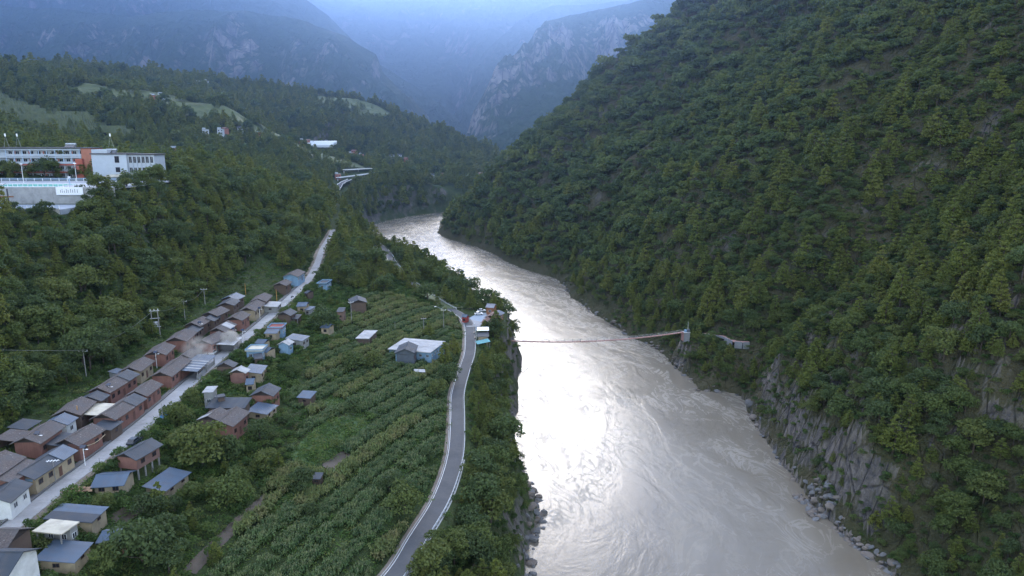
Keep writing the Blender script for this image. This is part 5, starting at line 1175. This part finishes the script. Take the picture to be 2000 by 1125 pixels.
    w = empty('water_tank', (-203, 277, 88.6), 0, 'bright blue tank standing on the lower school terrace', 'tank'); MB().box(-3, 3, -1.2, 1.2, 0, 2.2).build('tank', M_CARB_, w); MB().box(-3.1, 3.1, -1.3, 1.3, 2.21, 2.4).build('lid', M_WHITE, w)
school()

# ------------------------------------------------------------------ poles, lamps, wires
TOPS = {}
for x, y, h, k, lb in POLES:
    z = ground(x, y); e = empty('utility_pole' if k in 'cpa' else 'post', (x, y, z), .2, lb, 'pole')
    mat = dict(c=M_POST, p=M_POST, a=M_POST, y=m_plain('ochre_paint', (.42, .22, .06), .7), w=M_WHITE)[k]
    r = .16 if k in 'cy' else .09
    MB().tube((0, 0, -.5), ((.25 if 'crooked' in lb else 0), 0, h), r, r*.6, 7).build('shaft', mat, e)
    if k == 'c':
        MB().box(-1.2, 1.2, -.07, .07, h-.7, h-.55).build('crossarm', M_STEEL, e)
        for s in (-1, 0, 1): MB().tube((s*1.05, 0, h-.55), (s*1.05, 0, h-.2), .07, .05, 5).build('insulator', M_WHITE, e)
    if k == 'a':
        for i in range(4): MB().tube((-.9+i*.6, -.5, h-.2), (-.9+i*.6, .5, h-.2), .05, .05, 4).build('antenna_rod', M_WHITE, e)
        MB().tube((-1.3, 0, h-.2), (1.3, 0, h-.2), .06, .06, 4).build('antenna_boom', M_WHITE, e)
    if 'long arm' in lb:
        MB().tube((0, 0, h-.3), (-3.2, 1.5, h+.9), .08, .06, 5).build('lamp_arm', M_STEEL, e); MB().box(-3.9, -3.0, 1.3, 1.7, h+.85, h+1.0).build('lamp_head', M_WHITE, e)
    TOPS[lb[:14]] = Vector((x, y, z+h-.3))
M_PANEL = NT('solar_panel').set(Base_Color=(.012, .018, .035), Roughness=.2).m
for x, y, h, lb in LAMPS:
    e = empty('street_lamp', (x, y, ground(x, y)), 0, lb, 'street lamp'); MB().tube((0, 0, -.4), (0, 0, h), .09, .06, 6).build('pole', M_WHITE, e)
    MB().tube((0, 0, h-.5), (1.0, -.3, h-.25), .05, .04, 5).build('arm', M_WHITE, e); MB().box(.8, 1.3, -.45, -.2, h-.32, h-.22).build('lamp_head', M_WHITE, e)
    MB().prism([(-.6, -.45, h+.02), (.6, -.45, h+.02), (.6, .4, h+.45), (-.6, .4, h+.45)], (0, 0, .06)).build('solar_panel', M_PANEL, e)
x, y = HPOLE; e = empty('transformer_pole', (x, y, ground(x, y)), .3, 'twin pole transformer tower at the wood edge', 'transformer')
for s in (-1, 1): MB().tube((s*1.1, 0, -.5), (s*1.0, 0, 9.3), .2, .13, 7).build('pole', M_POST, e)
for z in (3.2, 6.2, 8.8): MB().box(-1.6, 1.6, -.12, .12, z, z+.2).build('crossbeam', M_STEEL, e)
MB().box(-.7, .7, -.55, .55, 3.42, 5.0).build('transformer_box', M_STEEL, e)
for s in (-1, 0, 1): MB().tube((s*1.2, 0, 9.02), (s*1.2, 0, 9.6), .09, .06, 5).build('insulator', M_WHITE, e)
def wire(a, b, lb):
    w = MB(); n = 10; a, b = Vector(a), Vector(b)
    p = [a.lerp(b, i/n)-Vector((0, 0, 4*1.6*(i/n)*(1-i/n))) for i in range(n+1)]
    for i in range(n): w.tube(p[i], p[i+1], .035, .035, 3)
    tag(w.build('power_line', M_CABLE), lb, 'wire')
pts_ = [(POLES[0], 0), (POLES[1], 0), (POLES[2], 0)]
def ptop(p): return Vector((p[0], p[1], ground(p[0], p[1])+p[2]-.3))
wire((-150, 120, ground(-150, 120)+14), ptop(POLES[0]), 'power line running down out of the wood to the lowest pole')
wire(ptop(POLES[0]), Vector((HPOLE[0], HPOLE[1], ground(*HPOLE)+9.3)), 'power line between the lowest pole and the transformer')
wire(Vector((HPOLE[0], HPOLE[1], ground(*HPOLE)+9.3)), ptop(POLES[1]), 'power line from transformer to the next pole uphill')
wire(ptop(POLES[1]), ptop(POLES[2]), 'power line between the two uppermost wood edge poles')
x, y = PILLAR; e = empty('orange_pillar', (x, y, ground(x, y)), .1, 'orange square pillar beside the vegetable plot', 'pillar'); MB().box(-.5, .5, -.4, .4, -.5, 4.6).build('shaft', m_plain('orange_render', (.50, .24, .07), .8)); o = [o for o in COL.objects if o.name.startswith('shaft') and o.parent is None][0]; o.parent = e; MB().box(-.6, .6, -.5, .5, 4.61, 4.8).build('cap', M_CONC, e)

# ------------------------------------------------------------------ vehicles
M_TYRE = m_plain('rubber', (.02, .02, .02), .9); M_CARW = m_plain('white_car_paint', (.70, .71, .72), .3, .03); M_CARD = m_plain('dark_car_paint', (.03, .034, .04), .3, .05); M_CARB = m_plain('blue_cart_paint', (.10, .30, .55), .4, .1)
def car(x, y, rz, mat, lb):
    e = empty('parked_car', (x, y, ground(x, y)+.1), rz, lb, 'car'); W = .85
    sec = [(-2.1, .35), (-2.15, .75), (-1.9, .92), (1.1, .95), (2.0, .8), (2.1, .4)]
    MB().prism([(a, -W, b) for a, b in sec], (0, 2*W, 0)).build('body', mat, e)
    MB().prism([(-1.7, -W+.1, .93), (-1.3, -W+.16, 1.42), (.25, -W+.16, 1.45), (1.0, -W+.1, .94)], (0, 2*W-.2, 0)).build('cabin', M_GLASS, e)
    MB().box(-1.28, .25, -W+.17, W-.17, 1.455, 1.50).build('roof', mat, e)
    for a in (-1.3, 1.3):
        for s in (-1, 1):
            w = MB().tube((a, s*(W-.14), .32), (a, s*(W+.02), .32), .32, .32, 12).build('wheel', M_TYRE, e); MB().tube((a, s*(W+.021), .32), (a, s*(W+.035), .32), .18, .18, 8).build('rim', M_STEEL, w)
    for s in (-1, 1): MB().box(2.0, 2.12, s*.55-.18, s*.55+.18, .58, .72).build('headlight', M_WHITE, e)
car(*CARPOS[0], 1.5, M_CARD, 'dark car parked on the concrete road behind the stilt house'); car(*CARPOS[2], .3, M_CARW, 'white car at the back of the riverside car park'); car(*CARPOS[3], .2, M_CARW, 'white car at the front of the riverside car park'); car(*CARPOS[1], 1.6, M_CARW, 'white car standing in the smoke by the road')
x, y = CARPOS[4]; e = empty('cargo_tricycle', (x, y, ground(x, y)+.1), 1.6, 'blue cargo tricycle standing on the road under the round tree', 'tricycle')
b = MB(); b.box(-1.2, .5, -.6, .6, .6, .68).box(-1.2, .5, -.6, -.54, .68, 1.15).box(-1.2, .5, .54, .6, .68, 1.15).box(-1.2, -1.14, -.54, .54, .68, 1.15); b.build('cargo_bed', M_CARB, e)
MB().prism([(.55, -.5, .5), (1.3, -.35, .5), (1.2, -.35, 1.0), (.6, -.45, 1.5)], (0, .9, 0)).build('cab', M_CARB, e); MB().box(.4, 1.1, -.55, .55, 1.75, 1.82).build('cab_roof', M_CARB, e)
for p in ((-.8, -.55), (-.8, .55), (1.25, 0)): MB().tube((p[0], p[1]-.07, .3), (p[0], p[1]+.07, .3), .3, .3, 10).build('wheel', M_TYRE, e)
def motorbike(x, y, rz, lb):
    e = empty('motorbike', (x, y, ground(x, y)+.08), rz, lb, 'motorbike')
    for a in (-.6, .65): MB().tube((a, -.06, .3), (a, .06, .3), .3, .3, 10).build('wheel', M_TYRE, e)
    MB().prism([(-.65, -.12, .55), (-.1, -.12, .45), (.4, -.12, .6), (.35, -.12, .85), (-.7, -.12, .8)], (0, .24, 0)).build('body', M_CARD, e); MB().tube((.65, 0, .3), (.4, 0, 1.0), .05).build('fork', M_STEEL, e); MB().tube((.4, -.35, 1.02), (.4, .35, 1.02), .03).build('handlebar', M_STEEL, e)
motorbike(*CARPOS[6], 1.2, 'motorbike at the top of the village road'); motorbike(*CARPOS[7], 1.5, 'motorbike parked on the road edge above the shelter'); motorbike(*CARPOS[8], 1.5, 'motorbike parked on the road edge beside the shelter')
# shelter at the junction
e = empty('roadside_shelter', (-12.8, 300, 27.0), .06, 'cream roadside stall with stacked white and grey canopies', 'stall')
MB().box(-2.0, 2.0, -2.5, 1.5, -6, 2.9).build('wall', WALL['yel'], e); MB().prism([(-2.6, -3.0, 3.0), (2.6, -3.0, 3.0), (2.6, 2.4, 3.5), (-2.6, 2.4, 3.5)], (0, 0, .12)).build('grey_canopy', ROOF['dark'], e)
for s in (-1, 1): MB().box(s*2.2-.08, s*2.2+.08, 6.2, 6.4, -4, 4.2).build('post', M_POST, e); MB().box(s*2.2-.08, s*2.2+.08, 2.6, 2.8, -4, 4.2).build('post', M_POST, e)
MB().prism([(-2.7, 2.4, 4.3), (2.7, 2.4, 4.3), (2.7, 7.4, 4.6), (-2.7, 7.4, 4.6)], (0, 0, .1)).build('white_canopy', M_WHITE, e)
window(e, .4, -2.5, .9, 1.2, 1.0, -1)
e = empty('teal_awning', (-12.6, 294.2, 27.0), .5, 'teal sheet awning sloping down below the cream stall', 'awning'); MB().prism([(-3.2, -1.3, 1.2), (3.0, -1.3, 1.6), (3.0, 1.3, 2.3), (-3.2, 1.3, 1.9)], (0, 0, .08)).build('sheet', m_metal('teal_sheet', (.08, .26, .28), (.12, .32, .34)), e)
for a in (-2.9, 2.7):
    for s in (-1.1, 1.1): MB().box(a-.06, a+.06, s-.06, s+.06, -5, 1.2).build('post', M_POST, e)
# log pile, white sheet, barrels, scrap
x, y = WOODPILE[1]; lr = MB(); e = empty('log_pile', (x, y, ground(x, y)), .35, 'heap of cut logs beside the cream barn', 'logs'); M_LOG = m_plain('cut_logs', (.30, .19, .12), .9, .4)
for i in range(70):
    a = hr.uniform(-2.6, 2.6); b_ = hr.uniform(-.9, .9); z = max(.1, 1.0-abs(b_)*.7-abs(a)*.2)*hr.random(); t = hr.uniform(-.5, .5)
    MB().tube((a-.4*math.cos(t), b_-.4*math.sin(t), z), (a+.4*math.cos(t), b_+.4*math.sin(t), z+.08), .13, .12, 5).build('log', M_LOG, e)
e = empty('white_sheet_roof', (-33.5, 243.5, ground(-33.5, 243.5)), .2, 'small white sheet roof on posts beside the slate gabled house', 'shelter'); MB().prism([(-2.0, -1.2, 2.0), (2.0, -1.2, 1.6), (2.0, 1.2, 1.9), (-2.0, 1.2, 2.3)], (0, 0, .06)).build('sheet', ROOF['light'], e)
for a in (-1.8, 1.8): MB().box(a-.06, a+.06, -.06, .06, -.4, 1.7).build('post', M_POST, e)
M_CLEAN = m_plain('white_scrap', (.6, .6, .6), .7)
x, y = CARPOS[5]; x -= 4.2
for i in range(7):
    o = MB().box(-.7, .7, -.35, .35, 0, .35).build('scrap_sheet', M_CLEAN if i % 2 else M_STEEL); o.location = (x+hr.uniform(-1, 1), y-6+i*1.9, ground(x, y-6+i*1.9)+.2); o.rotation_euler = (hr.uniform(-.2, .2), hr.uniform(-.3, .3), hr.uniform(0, 3)); tag(o, 'pale scrap piece heaped on the terrace below the smoke', 'scrap', 'scrap on the roadside terrace')
# school-side wall by the climbing road
e = empty('roadside_wall', (-94.5, 362, ground(-94.5, 362)), 0, 'long white block wall where the village road starts to climb', 'wall')
for i in range(6): MB().box(-5.5+i*2.0, -3.52+i*2.0, -.15, .15, -3, 1.6).build('wall_panel', M_CONC, e)

# ------------------------------------------------------------------ far houses, road and greenhouses up the valley
CL = ['hamlet in the wood below the hill crest']*5+['pair on the terraced hillside']*2+['group beside the greenhouses']*3+['group above the far road']*4+['group where the far road climbs']*4+['group on the river terrace']*3+['edge of the far hill foot']*2+['clearing behind the school']+['saddle below the cliff']*2+['distant slope under the cliff']*2+['foot of the far road']+['edge of the far hill foot']
for (x, y, c), where in zip(FARH, CL):
    w, d, h = hr.uniform(6, 9), hr.uniform(6, 8), hr.uniform(5, 8); z = ground(x, y); k = 1.5 if y > 1500 else 1.
    col = dict(w='white', r='orange-red', y='cream')[c]; e = empty('distant_house', (x, y, z), hr.uniform(-.5, .5), '%s house in the %s' % (col, where), 'house', '%s houses in the %s' % (col, where)); e.scale = (k, k, k)
    MB().box(-w/2, w/2, -d/2, d/2, -4, h).build('wall', dict(w=M_SW, r=M_ST, y=WALL['yel'])[c], e)
    if hr.random() < .5: MB().prism([(-w/2-.5, -d/2-.5, h+.01), (-w/2-.5, 0, h+2), (-w/2-.5, d/2+.5, h+.01)], (w+1, 0, 0)).build('roof', ROOF['rust'] if c == 'r' else ROOF['dark'], e)
    else: MB().box(-w/2-.4, w/2+.4, -d/2-.4, d/2+.4, h+.01, h+.5).build('roof', M_CONC, e); MB().box(-w/2+.3, 0, -d/2+.3, d/2-.5, h+.51, h+2.6).build('stair_head', M_SW, e)
    for i in range(2):
        for f_ in (0, 1): window(e, -w/4+i*w/2, -d/2, 1+f_*3, 1.6, 1.6, -1)
M_PLAST = m_plain('greenhouse_film', (.5, .53, .56), .5, .08)
for gi, q_ in enumerate(GREENH):
    p = np.array(q_, float); n = 8
    for i in range(n):
        t = (i+.5)/n; a = p[0]+(p[1]-p[0])*t; b_ = p[3]+(p[2]-p[3])*t; d = np.linalg.norm(b_-a); rz = math.atan2(*(b_-a)[::-1]); wd = np.linalg.norm(p[1]-p[0])/n*.44
        zz = max(ground(*a), ground(*b_)); e = empty('greenhouse', (*((a+b_)/2), zz), rz, 'white film tunnel in the greenhouse rows on the far terrace', 'greenhouse', 'greenhouses on the far terrace')
        prof = [(math.cos(k_*math.pi/6)*wd, math.sin(k_*math.pi/6)*2.4) for k_ in range(7)]
        MB().prism([(-d/2, u_, v_) for u_, v_ in prof]+[(-d/2, -wd, -3), (-d/2, wd, -3)], (d, 0, 0)).build('film', M_PLAST, e)
for vi, q_ in enumerate(VIADUCT):
    P = resample([(a, b_, 0) for a, b_ in q_], 8.); zs = [ground(*p[:2]) for p in P]; P[:, 2] = np.linspace(zs[0], zs[-1], len(P)) if vi else np.array(zs); P[:, 2] += 4.5 if vi in (0, 1, 2) else 1.5
    if vi in (0, 1, 2):
        e = empty('viaduct', (0, 0, 0), 0, ['curving far road bridge on piers at the forest gap', 'straight far road bridge running towards the bend', 'upper thin road deck above the far bridge'][vi], 'bridge')
        ribbon('deck', P, -3.6, 3.6, 0, M_ASPH, None, .8, e)
        for s in (-3.6, 3.35): ribbon('parapet', P, s, s+.25, .95, M_WHITE, None, .9, e)
        for p in P[::3]: MB().box(p[0]-.7, p[0]+.7, p[1]-.7, p[1]+.7, p[2]-12, p[2]-.85).build('pier', M_CONC, e)
    else: ribbon('far_road', P, -3, 3, .3, M_CONCROAD, 'structure', 2)

# ------------------------------------------------------------------ smoke over the village road
def smoke(name, loc, rad, dens, lb, seed):
    bm = bmesh.new(); bmesh.ops.create_icosphere(bm, subdivisions=3, radius=1); me = bpy.data.meshes.new(name); bm.to_mesh(me); bm.free()
    m = bpy.data.materials.new(name); m.use_nodes = True; t = m.node_tree; t.nodes.clear(); o_ = t.nodes.new('ShaderNodeOutputMaterial'); p = t.nodes.new('ShaderNodeVolumePrincipled'); p.inputs['Color'].default_value = (.9, .92, .95, 1); p.inputs['Anisotropy'].default_value = .3
    tc = t.nodes.new('ShaderNodeTexCoord'); nz = t.nodes.new('ShaderNodeTexNoise'); nz.inputs['Scale'].default_value = 2.2; nz.inputs['Detail'].default_value = 3; mp = t.nodes.new('ShaderNodeMapping'); mp.inputs['Location'].default_value = (seed, seed, 0)
    ln = t.nodes.new('ShaderNodeVectorMath'); ln.operation = 'LENGTH'; t.links.new(tc.outputs['Object'], ln.inputs[0])
    fo = t.nodes.new('ShaderNodeMapRange'); fo.inputs[1].default_value = 1; fo.inputs[2].default_value = .15; t.links.new(ln.outputs['Value'], fo.inputs[0])
    rp = t.nodes.new('ShaderNodeMapRange'); rp.inputs[1].default_value = .38; rp.inputs[2].default_value = .75; t.links.new(tc.outputs['Object'], mp.inputs[0]); t.links.new(mp.outputs[0], nz.inputs[0]); t.links.new(nz.outputs[0], rp.inputs[0])
    a = t.nodes.new('ShaderNodeMath'); a.operation = 'MULTIPLY'; t.links.new(fo.outputs[0], a.inputs[0]); t.links.new(rp.outputs[0], a.inputs[1]); b = t.nodes.new('ShaderNodeMath'); b.operation = 'MULTIPLY'; b.inputs[1].default_value = dens; t.links.new(a.outputs[0], b.inputs[0]); t.links.new(b.outputs[0], p.inputs['Density']); t.links.new(p.outputs[0], o_.inputs['Volume'])
    me.materials.append(m); o = link(bpy.data.objects.new(name, me)); o.location = loc; o.scale = rad; o.rotation_euler = (0, 0, .3); tag(o, lb, 'smoke', kind='stuff')
smoke('smoke', (-99.5, 238, 45.2), (4.2, 9, 3.6), 3.2, 'white smoke puff blowing across the village road', 1.3)
smoke('smoke', (-103.5, 222, 46), (6, 14, 5), .35, 'thin grey smoke drifting over the roadside yards', 4.1)
